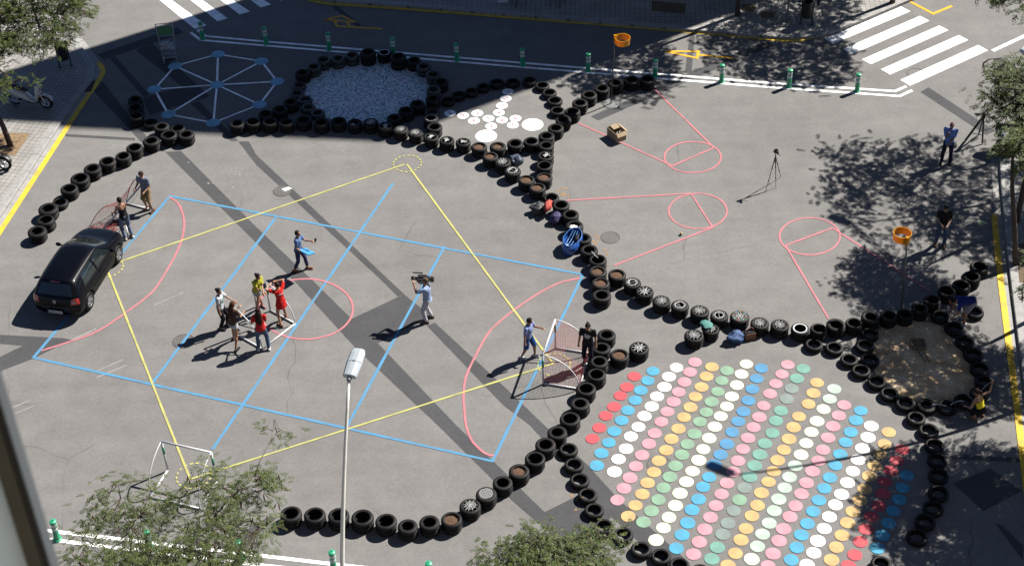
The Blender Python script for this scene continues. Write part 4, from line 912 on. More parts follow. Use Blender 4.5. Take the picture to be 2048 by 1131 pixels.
        mb_.capsule(HP[s], kn[s], 0.082, 0.057, 12); mb_.capsule(kn[s], an[s], 0.055, 0.038, 12)
        cf = kn[s].lerp(an[s], 0.28) + Vector((0, -0.02, 0)); mb_.ell(cf, 0.046, 0.048, 0.10, None, 10, 7)
        fz = ft[s]; mb_.capsule((an[s].x, an[s].y - 0.045, 0.045 + fz), (an[s].x + s * 0.02, an[s].y + 0.13, 0.033 + fz), 0.038, 0.03); mb_.capsule(an[s], (an[s].x, an[s].y - 0.03, 0.05 + fz), 0.038, 0.038)
    link('body', remesh(mb_, 'body', skm, 0.0115, 3), root)
    for s in (-1, 1):
        e = MB().ell(hc + HR @ Vector((s * 0.03, 0.084, 0.004)), 0.011, 0.009, 0.007, HR, 8, 6).build('eye', M_EYE, root)
    MB().ell(hc + HR @ Vector((0, 0.090, -0.062)), 0.022, 0.008, 0.007, HR, 10, 6).build('mouth', M_LIP, root)
    # ---- upper garment
    kind, col = top[0], top[1]; mb_ = MB(); low = -0.06 if kind != 'crop' else 0.10
    if kind in ('tee', 'dress', 'shirt', 'polo'):
        torso(mb_, -1, 1, 0.02)
        if shirt_len:
            mb_.rings([oval(pel - Vector((0, 0, 1)) * 0 + t * -0.04, t, sx, T[0][1] + 0.028, T[0][2] + 0.03), oval(pel + Vector((0, 0.0, -shirt_len)), Vector((0, 0, 1)), sx, T[1][1] + 0.045, T[1][2] + 0.05)])
        fr = {'tee': 0.72, 'dress': 0.7, 'polo': 0.75, 'shirt': 0.9}[kind]
        for s in (-1, 1):
            m_ = SH[s].lerp(el[s], fr); mb_.capsule(SH[s], SH[s].lerp(el[s], 0.2), 0.066, 0.064); mb_.cyl(SH[s].lerp(el[s], 0.05), m_, 0.066, 0.062, 12)
    else:
        torso(mb_, low, 0.36, 0.017)
        for s in (-1, 1):
            p0 = pel + t * 0.34 + sx * (0.075 * s); fwd = t.cross(sx) * -1
            mb_.tube([p0 + fwd * -0.10, p0 + t * 0.13 + fwd * -0.065, p0 + t * 0.165, p0 + t * 0.12 + fwd * 0.07, p0 + fwd * 0.10], 0.017, 6)
    top_me = remesh(mb_, 'top', cloth(col), 0.013, 3, 0.006, 11); link('top', top_me, root)
    if len(top) > 2:   # printed sign on the chest or back
        sgn, cl, w_, h_, zz = top[2]; fwd = Vector((0, 0, 1)).cross(sx) ; fwd = tw @ Vector((0, 1, 0)); n_ = fwd * sgn; c = pel + t * zz + n_ * 0.20
        # laid onto the cloth
        me = top_me; bv = BVHTree.FromPolygons([v.co for v in me.vertices], [p.vertices for p in me.polygons])
        strokes = emblem; mbp = MB()
        for (x0, y0, x1, y1, wd) in strokes:
            nseg = 5; prev = None
            for k in range(nseg + 1):
                x = x0 + (x1 - x0) * k / nseg; y = y0 + (y1 - y0) * k / nseg; dirx, diry = (x1 - x0), (y1 - y0); l_ = math.hypot(dirx, diry); ox, oy = -diry / l_ * wd / 2, dirx / l_ * wd / 2; row = []
                for q in (-1, 1):
                    p = c + sx * ((x + ox * q) * w_ * sgn) + t * ((y + oy * q) * h_); hit = bv.ray_cast(p, -n_, 0.6)[0]; p = (hit if hit else p - n_ * 0.06) + n_ * 0.004; row.append(p)
                if prev: mbp.add([prev[0], prev[1], row[1], row[0]], [(0, 1, 2, 3)])
                prev = row
        mbp.build('print', cloth(cl), root)
    # ---- lower garment
    kind, col = bottom; mb_ = MB(); torso(mb_, -1, 0.15, 0.014)
    for s in (-1, 1):
        mb_.capsule(HP[s], HP[s].lerp(kn[s], 0.15), 0.098, 0.098, 12)
        if kind == 'pants':
            mb_.capsule(HP[s].lerp(kn[s], 0.1), kn[s], 0.097, 0.073, 12); mb_.cyl(kn[s], kn[s].lerp(an[s], 0.94), 0.073, 0.06, 12)
        elif kind == 'capri':
            mb_.capsule(HP[s].lerp(kn[s], 0.1), kn[s], 0.094, 0.068, 12); mb_.cyl(kn[s], kn[s].lerp(an[s], 0.8), 0.068, 0.06, 12)
        else:
            f = {'shorts': 0.92, 'hotpants': 0.36, 'bermuda': 1.0}[kind]; mb_.cyl(HP[s].lerp(kn[s], 0.05), HP[s].lerp(kn[s], f), 0.098, 0.096 if kind != 'hotpants' else 0.102, 12)
    if kind != 'none': link('trousers' if kind in ('pants', 'capri') else 'shorts', remesh(mb_, 'bottom', cloth(col), 0.013, 3, 0.006, 9), root)
    # ---- shoes
    for s in (-1, 1):
        fz = ft[s]; mb_ = MB(); mb_.capsule((an[s].x, an[s].y - 0.05, 0.047 + fz), (an[s].x + s * 0.02, an[s].y + 0.14, 0.038 + fz), 0.046, 0.038)
        mb_.box((an[s].x + s * 0.01, an[s].y + 0.045, 0.012 + fz), (0.085, 0.27, 0.024)); link('shoe', remesh(mb_, 'shoe', cloth(shoe), 0.012, 2), root)
    # ---- hair
    kind, col = hair
    if kind != 'bald':
        hm = HAIRM.setdefault(col, mat('hair', col, 0.75, 0.35, 30, 0.4, 90, spec=0.15)); mb_ = MB()
        mb_.ell(hc + HR @ Vector((0, -0.022, 0.022)), 0.086, 0.094, 0.106, HR, 16, 11)
        if kind in ('short', 'crop'): mb_.ell(hc + HR @ Vector((0, -0.045, -0.02)), 0.074, 0.055, 0.07, HR)
        if kind == 'bun': mb_.ell(hc + HR @ Vector((0, -0.125, 0.01)), 0.045, 0.04, 0.045, HR)
        if kind == 'tail':
            mb_.capsule(hc + HR @ Vector((0, -0.11, 0.02)), hc + HR @ Vector((0.01, -0.15, -0.03)), 0.035, 0.032); mb_.capsule(hc + HR @ Vector((0.01, -0.15, -0.03)), hc + HR @ Vector((0.0, -0.14, -0.16)), 0.032, 0.014)
        if kind == 'long':
            b0 = hc + HR @ Vector((0, -0.05, -0.02)); b1 = nb - t.cross(sx) * 0 + tw @ Vector((0, -0.095, -0.05)); b2 = pel + t * 0.24 + tw @ Vector((0, -0.125, 0))
            mb_.rings([oval(b0, (0, 0, 1), sx, 0.088, 0.075), oval(b1, (0, 0, 1), sx, 0.115, 0.055), oval(b1.lerp(b2, 0.55), t, sx, 0.115, 0.045), oval(b2, t, sx, 0.06, 0.022)])
        link('hair', remesh(mb_, 'hair', hm, 0.011, 2, 0.007, 26), root)
    return root, S
HAIRM = {}
def in_hand(root, S, p):
    """World place of a point given in a person's own metres."""
    return root.matrix_basis @ Vector(p)
DEN = (0.10, 0.17, 0.30); NAVY = (0.018, 0.024, 0.055); BRN = (0.045, 0.018, 0.010); BLK = (0.012, 0.010, 0.009)
person('woman in black vest and jeans seen from behind, lifting the goal by the car', (257, 476), 128, 1.68, (-0.22, 0.34, 1.02), (0.14, 0.38, 1.06), (-0.12, -0.02), (0.13, -0.06), 6, female=True, head=(20, 0), top=('tank', (0.012, 0.012, 0.014)), bottom=('pants', (0.16, 0.21, 0.33)), shoe=(0.7, 0.66, 0.62), hair=('bun', BLK), sk=(0.40, 0.20, 0.12))
person('man in grey T-shirt and khaki shorts holding the end of the goal', (300, 420), -118, 1.72, (-0.20, 0.30, 1.04), (0.16, 0.32, 1.10), (-0.14, 0.02), (0.12, -0.03), 6, head=(30, 10), top=('tee', (0.19, 0.22, 0.30)), bottom=('bermuda', (0.36, 0.25, 0.12)), shoe=(0.10, 0.05, 0.04), hair=('short', BRN))
person('woman in white T-shirt and dark trousers standing left of the bare goal', (448, 656), -8, 1.66, (-0.16, 0.46, 1.06), (0.24, 0.05, 0.86), (-0.10, 0.10), (0.10, -0.08), 3, female=True, head=(15, -20), top=('tee', (0.62, 0.64, 0.68), (1, (0.05, 0.35, 0.22), 0.10, 0.16, 0.28)), emblem=[(-0.6, 0.5, 0.6, 0.4, 0.5), (-0.5, 0.0, 0.7, -0.1, 0.4), (-0.4, -0.5, 0.5, -0.4, 0.3)], bottom=('pants', (0.012, 0.012, 0.018)), shoe=(0.03, 0.03, 0.035), hair=('bun', BLK))
person('woman with long brown hair and white shorts holding the goal post', (473, 688), 62, 1.66, (-0.02, 0.40, 1.24), (0.16, 0.40, 1.10), (-0.20, 0.16), (0.18, -0.28), 10, female=True, head=(15, -10), top=('tee', (0.10, 0.06, 0.045)), bottom=('hotpants', (0.64, 0.66, 0.70)), shoe=(0.03, 0.03, 0.03), hair=('long', (0.075, 0.026, 0.012)), sk=(0.45, 0.22, 0.12))
person('woman in yellow T-shirt and denim shorts leaning over the goal', (520, 621), -42, 1.64, (0.10, 0.46, 1.12), (-0.02, 0.34, 0.98), (0.26, 0.10), (-0.22, -0.10), 14, female=True, head=(25, 5), top=('tee', (0.58, 0.56, 0.05)), bottom=('hotpants', (0.38, 0.46, 0.58)), shoe=(0.40, 0.22, 0.22), hair=('bun', BLK), sk=(0.45, 0.22, 0.12))
person('woman in long red shirt with arms raised at the goal post', (568, 645), 132, 1.64, (-0.12, 0.34, 1.52), (0.12, 0.30, 1.56), (-0.18, -0.08), (0.20, 0.12), 6, female=True, head=(20, 0), top=('dress', (0.66, 0.018, 0.014), (-1, (0.75, 0.7, 0.7), 0.12, 0.03, 0.36)), emblem=[(-1, 0, 1, 0, 1.0)], bottom=('hotpants', (0.60, 0.02, 0.018)), shoe=(0.25, 0.12, 0.07), hair=('bun', BRN), sk=(0.45, 0.22, 0.12), shirt_len=0.22, elbow=(0.9, -0.1, 0.1))
person('woman with long dark hair, red top and jeans at the near goal corner', (528, 700), 96, 1.66, (-0.24, 0.30, 1.08), (0.10, 0.36, 1.14), (-0.16, 0.04), (0.17, 0.0), 8, female=True, head=(20, 10), top=('tee', (0.66, 0.022, 0.018)), bottom=('pants', (0.09, 0.14, 0.24)), shoe=(0.62, 0.62, 0.66), hair=('long', (0.035, 0.012, 0.008)))
w8, s8 = person('walking woman in blue shirt and rolled jeans with a blue folder', (602, 540), -12, 1.66, (-0.10, 0.46, 1.24), (0.20, 0.24, 0.98), (-0.10, 0.22), (0.10, -0.18), 4, female=True, head=(8, -10), top=('tee', (0.13, 0.22, 0.42)), bottom=('capri', (0.035, 0.045, 0.12)), shoe=(0.24, 0.09, 0.05), hair=('short', (0.03, 0.018, 0.014)), shirt_len=0.05)
c9, s9 = person('cameraman in pale blue shirt and white trousers with a camera on his shoulder', (858, 641), 172, 1.76, (-0.10, 0.36, 1.50), (0.16, 0.34, 1.52), (-0.12, 0.06), (0.14, -0.06), 2, head=(-4, 0), top=('shirt', (0.36, 0.46, 0.68)), bottom=('pants', (0.60, 0.58, 0.64)), shoe=(0.12, 0.10, 0.08), hair=('short', (0.16, 0.11, 0.07)), shirt_len=0.06, elbow=(0.5, 0.2, -0.9))
person('boy in pale blue polo, blue shorts and white trainers facing the goal', (1057, 714), -28, 1.62, (-0.30, 0.34, 1.16), (0.30, 0.04, 0.84), (-0.14, 0.16), (0.12, -0.18), 4, head=(22, 15), top=('polo', (0.30, 0.36, 0.66)), bottom=('bermuda', (0.03, 0.11, 0.34)), shoe=(0.74, 0.74, 0.76), hair=('short', (0.018, 0.010, 0.009)), sk=(0.40, 0.20, 0.12))
HASH = [(-0.9, 0.30, 0.9, 0.36, 0.26), (-0.9, -0.20, 0.9, -0.14, 0.26), (-0.30, -0.9, -0.22, 0.85, 0.24), (0.28, -0.9, 0.36, 0.95, 0.24), (0.30, 0.85, 0.75, 0.85, 0.2)]
person('man in black T-shirt with a white hash emblem standing in the netted goal', (1176, 727), -104, 1.72, (-0.26, 0.08, 0.86), (0.28, 0.10, 0.84), (-0.09, 0.03), (0.10, -0.03), 5, head=(28, 12), top=('tee', (0.010, 0.010, 0.012), (1, (0.78, 0.78, 0.8), 0.115, 0.11, 0.31)), emblem=HASH, bottom=('pants', (0.012, 0.014, 0.03)), shoe=(0.03, 0.03, 0.04), hair=('tail', BLK), shirt_len=0.05)
person('bald man in blue shirt with a hand on his chin', (1891, 326), -112, 1.74, (-0.02, 0.24, 0.98), (0.06, 0.22, 1.36), (-0.14, -0.04), (0.14, 0.06), 0, head=(4, 10), top=('shirt', (0.20, 0.34, 0.80)), bottom=('pants', NAVY), shoe=(0.03, 0.02, 0.02), hair=('bald', BLK), sk=(0.36, 0.16, 0.09), shirt_len=0.08)
person('person in pale jeans bending over a black bag by the kerb', (1995, 297), -25, 1.70, (-0.16, 0.62, 0.52), (0.16, 0.66, 0.46), (-0.10, 0.0), (0.10, -0.10), 82, hipz=0.90, head=(10, 0), top=('tee', (0.02, 0.02, 0.022)), bottom=('pants', (0.22, 0.28, 0.42)), shoe=(0.10, 0.06, 0.05), hair=('short', BLK))
person('man in black T-shirt and jeans looking down at his hands', (1879, 491), -100, 1.74, (-0.10, 0.30, 1.06), (0.10, 0.30, 1.08), (-0.12, 0.04), (0.13, -0.05), 4, head=(38, 0), top=('tee', (0.011, 0.011, 0.012)), bottom=('pants', (0.07, 0.11, 0.19)), shoe=(0.16, 0.08, 0.05), hair=('short', BLK))
person('man in blue T-shirt and pale shorts bending down over the tyres', (1931, 644), 182, 1.72, (-0.20, 0.52, 0.42), (0.20, 0.44, 0.36), (-0.16, 0.10), (0.16, -0.06), 88, hipz=0.88, head=(5, 0), top=('tee', (0.02, 0.035, 0.22)), bottom=('shorts', (0.38, 0.39, 0.42)), shoe=(0.5, 0.5, 0.55), hair=('short', BLK), sk=(0.40, 0.18, 0.10))
w16, s16 = person('squatting woman in yellow vest and black leggings pulling a white cord', (1960, 838), 128, 1.66, (-0.26, 0.40, 0.42), (0.55, 0.18, 1.02), (-0.13, 0.10), (0.15, 0.06), 26, hipz=0.34, female=True, head=(25, 15), top=('crop', (1.2, 0.95, 0.03)), bottom=('capri', (0.012, 0.012, 0.014)), shoe=(0.30, 0.15, 0.09), hair=('tail', (0.05, 0.022, 0.014)), sk=(0.5, 0.24, 0.14), elbow=(0.6, -0.4, -0.5))

# ---- things they hold
M_BLKP = mat('black_plastic', (0.018, 0.018, 0.02), 0.4, 0.2, 12); M_FOLD = mat('blue_folder', (0.06, 0.34, 0.72), 0.5, 0.1, 5); M_LENS = mat('lens_glass', (0.02, 0.025, 0.04), 0.08, 0.1)
p = in_hand(w8, s8, (0.16, 0.36, 0.98)); f = thing('folder', 'bright blue folder held by the walking woman', 'folder', p, rad(-40)); f.rotation_euler[0] = rad(-20)
MB().box((0, 0, 0), (0.44, 0.33, 0.03)).build('cover', M_FOLD, f); MB().box((0, 0, -0.024), (0.42, 0.31, 0.012)).build('sheets', M_CORD, f); MB().box((0, 0.05, 0.018), (0.10, 0.06, 0.004)).build('emblem', mat('folder_mark', (0.04, 0.22, 0.5), 0.5, 0.1), f)
p = in_hand(w8, s8, (-0.11, 0.60, 1.27)); f = thing('phone', 'small black phone in the walking woman\'s raised hand', 'phone', p, rad(-30)); MB().box((0, 0, 0), (0.075, 0.15, 0.012), Matrix.Rotation(rad(35), 3, 'X')).build('case', M_BLKP, f); MB().box((0, -0.003, 0.009), (0.066, 0.13, 0.004), Matrix.Rotation(rad(35), 3, 'X')).build('screen', M_LENS, f)
p = in_hand(c9, s9, (0.13, 0.10, 1.55)); v = thing('video_camera', 'large black video camera on the cameraman\'s shoulder', 'camera', p, rad(172 - 90))
MB().box((0, -0.02, 0.02), (0.11, 0.34, 0.17)).build('body', M_BLKP, v); MB().cyl((0, 0.15, 0.02), (0, 0.30, 0.02), 0.052, 0.052, 16).cyl((0, 0.30, 0.02), (0, 0.38, 0.02), 0.065, 0.06, 16).build('lens', M_BLKP, v); MB().cyl((0, 0.381, 0.02), (0, 0.384, 0.02), 0.05, 0.05, 16).build('lens_glass', M_LENS, v)
MB().box((0, -0.27, 0.02), (0.10, 0.12, 0.15)).build('battery', M_BLKP, v); MB().tube([(0, -0.12, 0.11), (0, -0.10, 0.17), (0, 0.14, 0.18), (0, 0.17, 0.11)], 0.016, 8).build('handle', M_BLKP, v); MB().cyl((0.05, 0.02, 0.21), (0.05, 0.34, 0.21), 0.02, 0.02, 10).build('microphone', M_BLKP, v); MB().box((-0.10, 0.10, 0.06), (0.08, 0.16, 0.06)).build('viewfinder', M_BLKP, v)
p = in_hand(w16, s16, (0.57, 0.22, 1.06)); q = find('clockwise from the top right', 6)['p']
tag(MB().tube([p, p.lerp(Vector((q.x, q.y, 0.3)), 0.4) + Vector((0, 0, 0.02)), Vector((q.x, q.y, 0.24))], 0.008, 5).tube([p, p + Vector((0.05, 0.03, 0.07)), p + Vector((-0.06, 0.05, 0.09))], 0.008, 5).build('cord', M_CORD), 'thin white cord pulled tight by the squatting woman', 'cord')

# ================================================================ SMALL THINGS
def crumple(name, c, size, m, label, cat, seed, rz=0.0, amp=0.3, group=None):
    mb_ = MB(); mb_.ell((0, 0, 0), size[0] / 2, size[1] / 2, size[2] / 2, None, 22, 14); me = mb_.mesh(name, m, True)
    for v in me.vertices:
        q = Vector((v.co.x / size[0], v.co.y / size[1], v.co.z / size[2])); k = 1 + amp * noise.noise(q * 3.1 + Vector((seed, 0, 0))) + amp * 0.6 * noise.noise(q * 8 + Vector((0, seed, 0))); v.co *= k
        v.co.z = max(v.co.z, -size[2] * 0.42)
    o = link(name, me, None, (c.x, c.y, c.z + size[2] * 0.42), rz); return tag(o, label, cat, group)
BAGB = mat('black_bag', (0.02, 0.02, 0.024), 0.6, 0.3, 12, 0.4); BAGR = mat('red_cloth', (0.55, 0.06, 0.035), 0.7, 0.2, 10, 0.4); BAGP = mat('indigo_bag', (0.035, 0.025, 0.12), 0.7, 0.3, 10, 0.4); BAGD = mat('denim_bag', (0.05, 0.11, 0.27), 0.75, 0.3, 12, 0.4); BAGT = mat('brown_leather', (0.24, 0.07, 0.025), 0.5, 0.25, 8); TEAL = mat('teal_cloth', (0.08, 0.28, 0.25), 0.8, 0.3, 18, 0.5)
GB = 'bags left on the tyre chain'
crumple('jacket', gp(1077, 424, 0.01), (0.62, 0.45, 0.34), BAGB, 'crumpled black jacket below the red cloth at the chain', 'jacket', 3, 0.4, 0.45, GB)
s_ = find('from the left end', 22); crumple('cloth', gp(1096, 417, 0.22), (0.26, 0.50, 0.30), BAGR, 'red cloth draped beside the central tyre chain', 'cloth', 8, -0.3, 0.35, GB)
crumple('backpack', gp(1112, 444, 0.01), (0.50, 0.40, 0.38), BAGP, 'dark indigo backpack leaning on the central chain', 'backpack', 12, 0.7, 0.3, GB)
crumple('plastic_bag', gp(1032, 327, 0.01), (0.46, 0.50, 0.34), mat('grey_plastic', (0.10, 0.12, 0.17), 0.35, 0.5, 8, 0.5), 'dark crumpled plastic bag between tyres below the hopscotch', 'bag', 20, 0.2, 0.5)
crumple('backpack', gp(1471, 681, 0.01), (0.52, 0.42, 0.36), BAGD, 'denim blue backpack in front of the beaded tyre', 'backpack', 31, 0.3, 0.4, GB)
hb = thing('handbag', 'brown leather handbag beside the denim backpack', 'handbag', gp(1500, 677, 0.01), rad(12), GB); MB().box((0, 0, 0.13), (0.32, 0.16, 0.24)).build('bag_body', BAGT, hb); MB().tube([(-0.1, 0, 0.24), (-0.09, 0.02, 0.40), (0, 0.03, 0.46), (0.09, 0.02, 0.40), (0.1, 0, 0.24)], 0.012, 8).build('strap', BAGT, hb); MB().box((0, 0, 0.255), (0.30, 0.13, 0.02)).build('zip', M_BLKP, hb)
s_ = find('from the left of the pair', 1); o = crumple('cloth', Vector((s_['p'].x - 0.12, s_['p'].y + 0.14, 2 * TW + 0.02)), (0.34, 0.42, 0.09), TEAL, 'teal patterned cloth on a corded tyre above the dots', 'cloth', 44, 0.5, 0.35)
s_ = find('from the left end', 24); crumple('paper', Vector((s_['p'].x - 0.06, s_['p'].y + 0.02, 0.20)), (0.34, 0.22, 0.14), M_CORD, 'crumpled white paper inside a tyre above the blue bag', 'paper', 51, 0.3, 0.4)
s_ = find('from the left end', 7); crumple('paper', Vector((s_['p'].x - 0.08, s_['p'].y + 0.05, 0.22)), (0.16, 0.12, 0.09), M_CORD, 'small white paper inside a shaded tyre of the chain', 'paper', 58, 0.3, 0.4)
crumple('bag', gp(2015, 305, 0.13), (1.1, 0.55, 0.42), BAGB, 'large black bag on the corner beside the bending person', 'bag', 63, 0.35, 0.25)
# blue carrier bag hanging open against the chain
M_IK = mat('blue_woven_plastic', (0.03, 0.13, 0.52), 0.35, 0.35, 10, 0.3, coat=0.2)
c = gp(1143, 498, 0.0); cb = thing('carrier_bag', 'large open blue carrier bag leaning on the tyre chain', 'bag', c, rad(-25)); mb_ = MB(); rs = []
for k in range(9):
    f = k / 8; a, b = 0.22 + 0.09 * math.sin(f * 2.4), 0.40 + 0.09 * math.sin(f * 2.6); rs.append([Vector((a * math.cos(q) * (1 + 0.12 * noise.noise(Vector((math.cos(q) * 3, math.sin(q) * 3, f * 4)))), b * math.sin(q) * (1 + 0.1 * noise.noise(Vector((math.cos(q) * 4, f * 3, math.sin(q) * 4)))) + f * 0.10, 0.02 + f * 0.42 + 0.05 * math.sin(q) * f)) for q in [2 * math.pi * i / 28 for i in range(28)]])
mb_.rings(rs, True, False); mb_.build('bag_body', M_IK, cb, True)
for dx in (-0.12, -0.04, 0.04, 0.12): MB().tube([(dx, -0.36, 0.36), (dx * 1.2, -0.15, 0.30), (dx * 1.3, 0.15, 0.30), (dx, 0.46, 0.44)], 0.013, 6).build('strap', mat('pale_blue_strap', (0.10, 0.28, 0.62), 0.4, 0.1), cb)
MB().tube([r_ + Vector((0, 0, 0.006)) for r_ in rs[-1]], 0.012, 6, closed=True).build('rim', mat('bag_rim', (0.08, 0.24, 0.68), 0.4, 0.1), cb)
# cardboard box
M_CARD = mat('cardboard', (0.42, 0.31, 0.18), 0.85, 0.12, 6); c = gp(1233, 275); bx = thing('cardboard_box', 'open cardboard box with bottles near the pink lines', 'box', (c.x, c.y, 0.012), rad(30)); w, d, h = 0.42, 0.60, 0.36
for (x, y, sx_, sy_) in ((0, -d / 2, w, 0.012), (0, d / 2, w, 0.012), (-w / 2, 0, 0.012, d - 0.014), (w / 2, 0, 0.012, d - 0.014)): MB().box((x, y, h / 2), (sx_, sy_, h)).build('panel', M_CARD, bx)
MB().box((0, 0, 0.006), (w - 0.02, d - 0.02, 0.012)).build('bottom', M_CARD, bx)
for (x, y, sx_, sy_, ax, an_) in ((0, -d / 2 - 0.05, w, 0.16, 'X', 40), (w / 2 + 0.06, 0, 0.18, d * 0.9, 'Y', 35)): MB().box((x, y, h - 0.03), (sx_, sy_, 0.008), Matrix.Rotation(rad(an_), 3, ax)).build('flap', M_CARD, bx)
MB().box((0.05, 0.16, h + 0.005), (w * 0.7, 0.26, 0.008), Matrix.Rotation(rad(4), 3, 'X')).build('flap', M_CARD, bx)
for k in range(5):
    x, y = -0.1 + 0.06 * k, -0.16 + 0.05 * (k % 2); q = bx.matrix_basis @ Vector((x, y, 0.02)); bt = thing('bottle', 'clear bottle, %s from the left in the cardboard box' % ordinal(k + 1), 'bottle', q, 0, 'bottles in the cardboard box'); MB().lathe([(0.001, 0), (0.032, 0), (0.033, 0.19), (0.014, 0.25), (0.014, 0.275), (0.001, 0.275)], 14).build('body', mat('clear_plastic', (0.62, 0.66, 0.70), 0.15, 0.1) if k == 0 else bpy.data.materials['clear_plastic'], bt); MB().cyl((0, 0, 0.275), (0, 0, 0.295), 0.016, 0.016, 10).build('cap', M_CORD, bt)
tag(MB().ell((0, 0, 0.06), 0.05, 0.06, 0.05).build('block', mat('sponge', (0.55, 0.45, 0.16), 0.9, 0.3, 20)), 'small yellowish block on the asphalt near the pink circle', 'block').location = gp(1362.5, 469.5)
# photo tripod
M_TRI = mat('tripod_black', (0.02, 0.018, 0.018), 0.4, 0.2); f1, f2 = gp(1561.4, 354.7), gp(1551.6, 376); ap = gp(1551, 311.5, 1.32); c = Vector(((f1.x + f2.x) / 2, (f1.y + f2.y) / 2, 0)); ax = Vector((ap.x, ap.y, 0)); f3 = ax * 2 - (f1 + f2) / 2 * 1.0; f3 = ax + (ax - (f1 + f2) / 2) * 1.3; f3.z = 0
tp = thing('camera_tripod', 'thin black camera tripod standing alone on the asphalt', 'tripod', (ax.x, ax.y, 0.0)); A = Vector((0, 0, 1.32))
for f in (f1, f2, f3):
    q = f - ax; lg = MB().tube([A, A.lerp(q, 0.36)], 0.016, 8).build('leg', M_TRI, tp)
    MB().tube([A.lerp(q, 0.34), A.lerp(q, 0.70)], 0.012, 8).build('leg_section', M_TRI, lg); MB().tube([A.lerp(q, 0.68), Vector((q.x, q.y, 0.015))], 0.009, 8).build('leg_section', M_TRI, lg)
    for k in (0.35, 0.69): MB().cyl(A.lerp(q, k - 0.02), A.lerp(q, k + 0.015), 0.022, 0.022, 8).build('clamp', M_TRI, lg)
MB().cyl((0, 0, 1.02), (0, 0, 1.46), 0.016, 0.016, 8).build('centre_column', M_TRI, tp); MB().tube([(0, 0, 1.44), (0.16, -0.10, 1.38)], 0.009, 6).build('pan_handle', M_TRI, tp)
cm = thing('photo_camera', 'small black camera mounted on the lone tripod', 'camera', (ax.x, ax.y, 1.46), rad(200)); MB().box((0, 0, 0.06), (0.15, 0.08, 0.10)).build('body', M_BLKP, cm); MB().cyl((0, 0.04, 0.055), (0, 0.15, 0.055), 0.04, 0.042, 14).build('lens', M_BLKP, cm); MB().box((0, 0, 0.125), (0.06, 0.06, 0.035)).build('prism', M_BLKP, cm)
# heavy black A-frame stand
q = gp(1950, 283); st_ = thing('easel', 'black A-frame easel standing right of the bald man', 'easel', (q.x, q.y, 0.004), rad(-10)); apx = Vector((0.14, 0, 1.12)); feet_ = [Vector((-0.34, -0.02, 0.03)), Vector((0.24, -0.14, 0.03)), Vector((0.14, 0.40, 0.03))]
for k, f in enumerate(feet_): MB().tube([apx, f], 0.045 if k == 0 else 0.03, 8).build('leg', M_TRI, st_)
MB().box(apx, (0.12, 0.10, 0.16)).build('head', M_TRI, st_); MB().tube([apx.lerp(feet_[0], 0.7), apx.lerp(feet_[1], 0.7)], 0.014, 6).build('brace', M_TRI, st_)
# wooden frame left in the sand
M_WOOD = mat('sandy_wood', (0.26, 0.18, 0.10), 0.85, 0.3, 8, 0.4); q = gp(1836, 690, 0.08); fr = thing('wooden_frame', 'small wooden frame half sunk in the sand', 'frame', (q.x, q.y, 0.10), rad(-4))
for (x, y, a, b) in ((0, 0.2, 0.40, 0.04), (0, -0.2, 0.40, 0.04), (-0.2, 0, 0.04, 0.36), (0.2, 0, 0.04, 0.36)): MB().box((x, y, 0.04), (a, b, 0.09)).build('side', M_WOOD, fr)
MB().box((0, 0, 0.008), (0.36, 0.36, 0.015)).build('board', M_WOOD, fr)
for dx in (-0.05, 0.08): tag(MB().tube([(q.x + dx, q.y - 0.25, 0.11), (q.x + dx + 0.06, q.y - 0.6, 0.10), (q.x + dx + 0.10, q.y - 0.80, 0.11)], 0.018, 6).build('stick', M_WOOD), 'thin stick on the sand %s the wooden frame' % ('left below' if dx < 0 else 'right below'), 'stick', 'sticks in the sand')
# litter bins
M_BIN = mat('bin_steel', (0.022, 0.024, 0.025), 0.5, 0.2, 14, metal=0.3)
def bin_(label, px, rz, h=0.96):
    q = gp(*px, 0.125); t = thing('litter_bin', label, 'bin', (q.x, q.y, 0.126), rz, 'steel litter bins')
    for s in (-1, 1): MB().tube([(s * 0.22, 0, 0.0), (s * 0.22, 0, h)], 0.022, 8).build('leg', M_BIN, t); MB().cyl((s * 0.22, 0, 0), (s * 0.22, 0, 0.012), 0.06, 0.06, 12).build('foot', M_BIN, t)
    me = MB().lathe([(0.001, 0.34), (0.165, 0.34), (0.19, 0.36), (0.205, h - 0.03), (0.21, h), (0.195, h), (0.19, h - 0.04), (0.17, 0.40), (0.001, 0.38)], 28).mesh('bucket', M_BIN); smooth_by_angle(me, 40); link('bucket', me, t)
    MB().lathe([(0.205, h - 0.05), (0.218, h - 0.04), (0.218, h - 0.015), (0.205, h - 0.005)], 28).build('rim', M_BIN, t); MB().tube([(-0.22, 0, 0.30), (0.22, 0, 0.30)], 0.014, 6).build('cross_bar', M_BIN, t)
bin_('black steel litter bin on the left corner pavement', (131, 133), rad(15)); bin_('black steel litter bin on the far pavement near the crossing', (1612, 49), rad(-15), 1.05)
q = gp(1573, 50, 0.125); tag(MB().cyl((0, 0, 0), (0, 0, 2.6), 0.03, 0.03, 10).build('sign_pole', mat('pole_green', (0.06, 0.10, 0.10), 0.5, 0.2)), 'thin grey-green pole on the far pavement left of the bin', 'pole').location = (q.x, q.y, 0.126)
q = gp(1637, 11, 0.125); tag(MB().cyl((0, 0, 0), (0, 0, 1.0), 0.05, 0.05, 12).lathe([(0.05, 1.0), (0.07, 1.03), (0.05, 1.08), (0.001, 1.09)], 12).build('street_post', M_BIN), 'dark street post on the far pavement right of the bin', 'post').location = (q.x, q.y, 0.126)
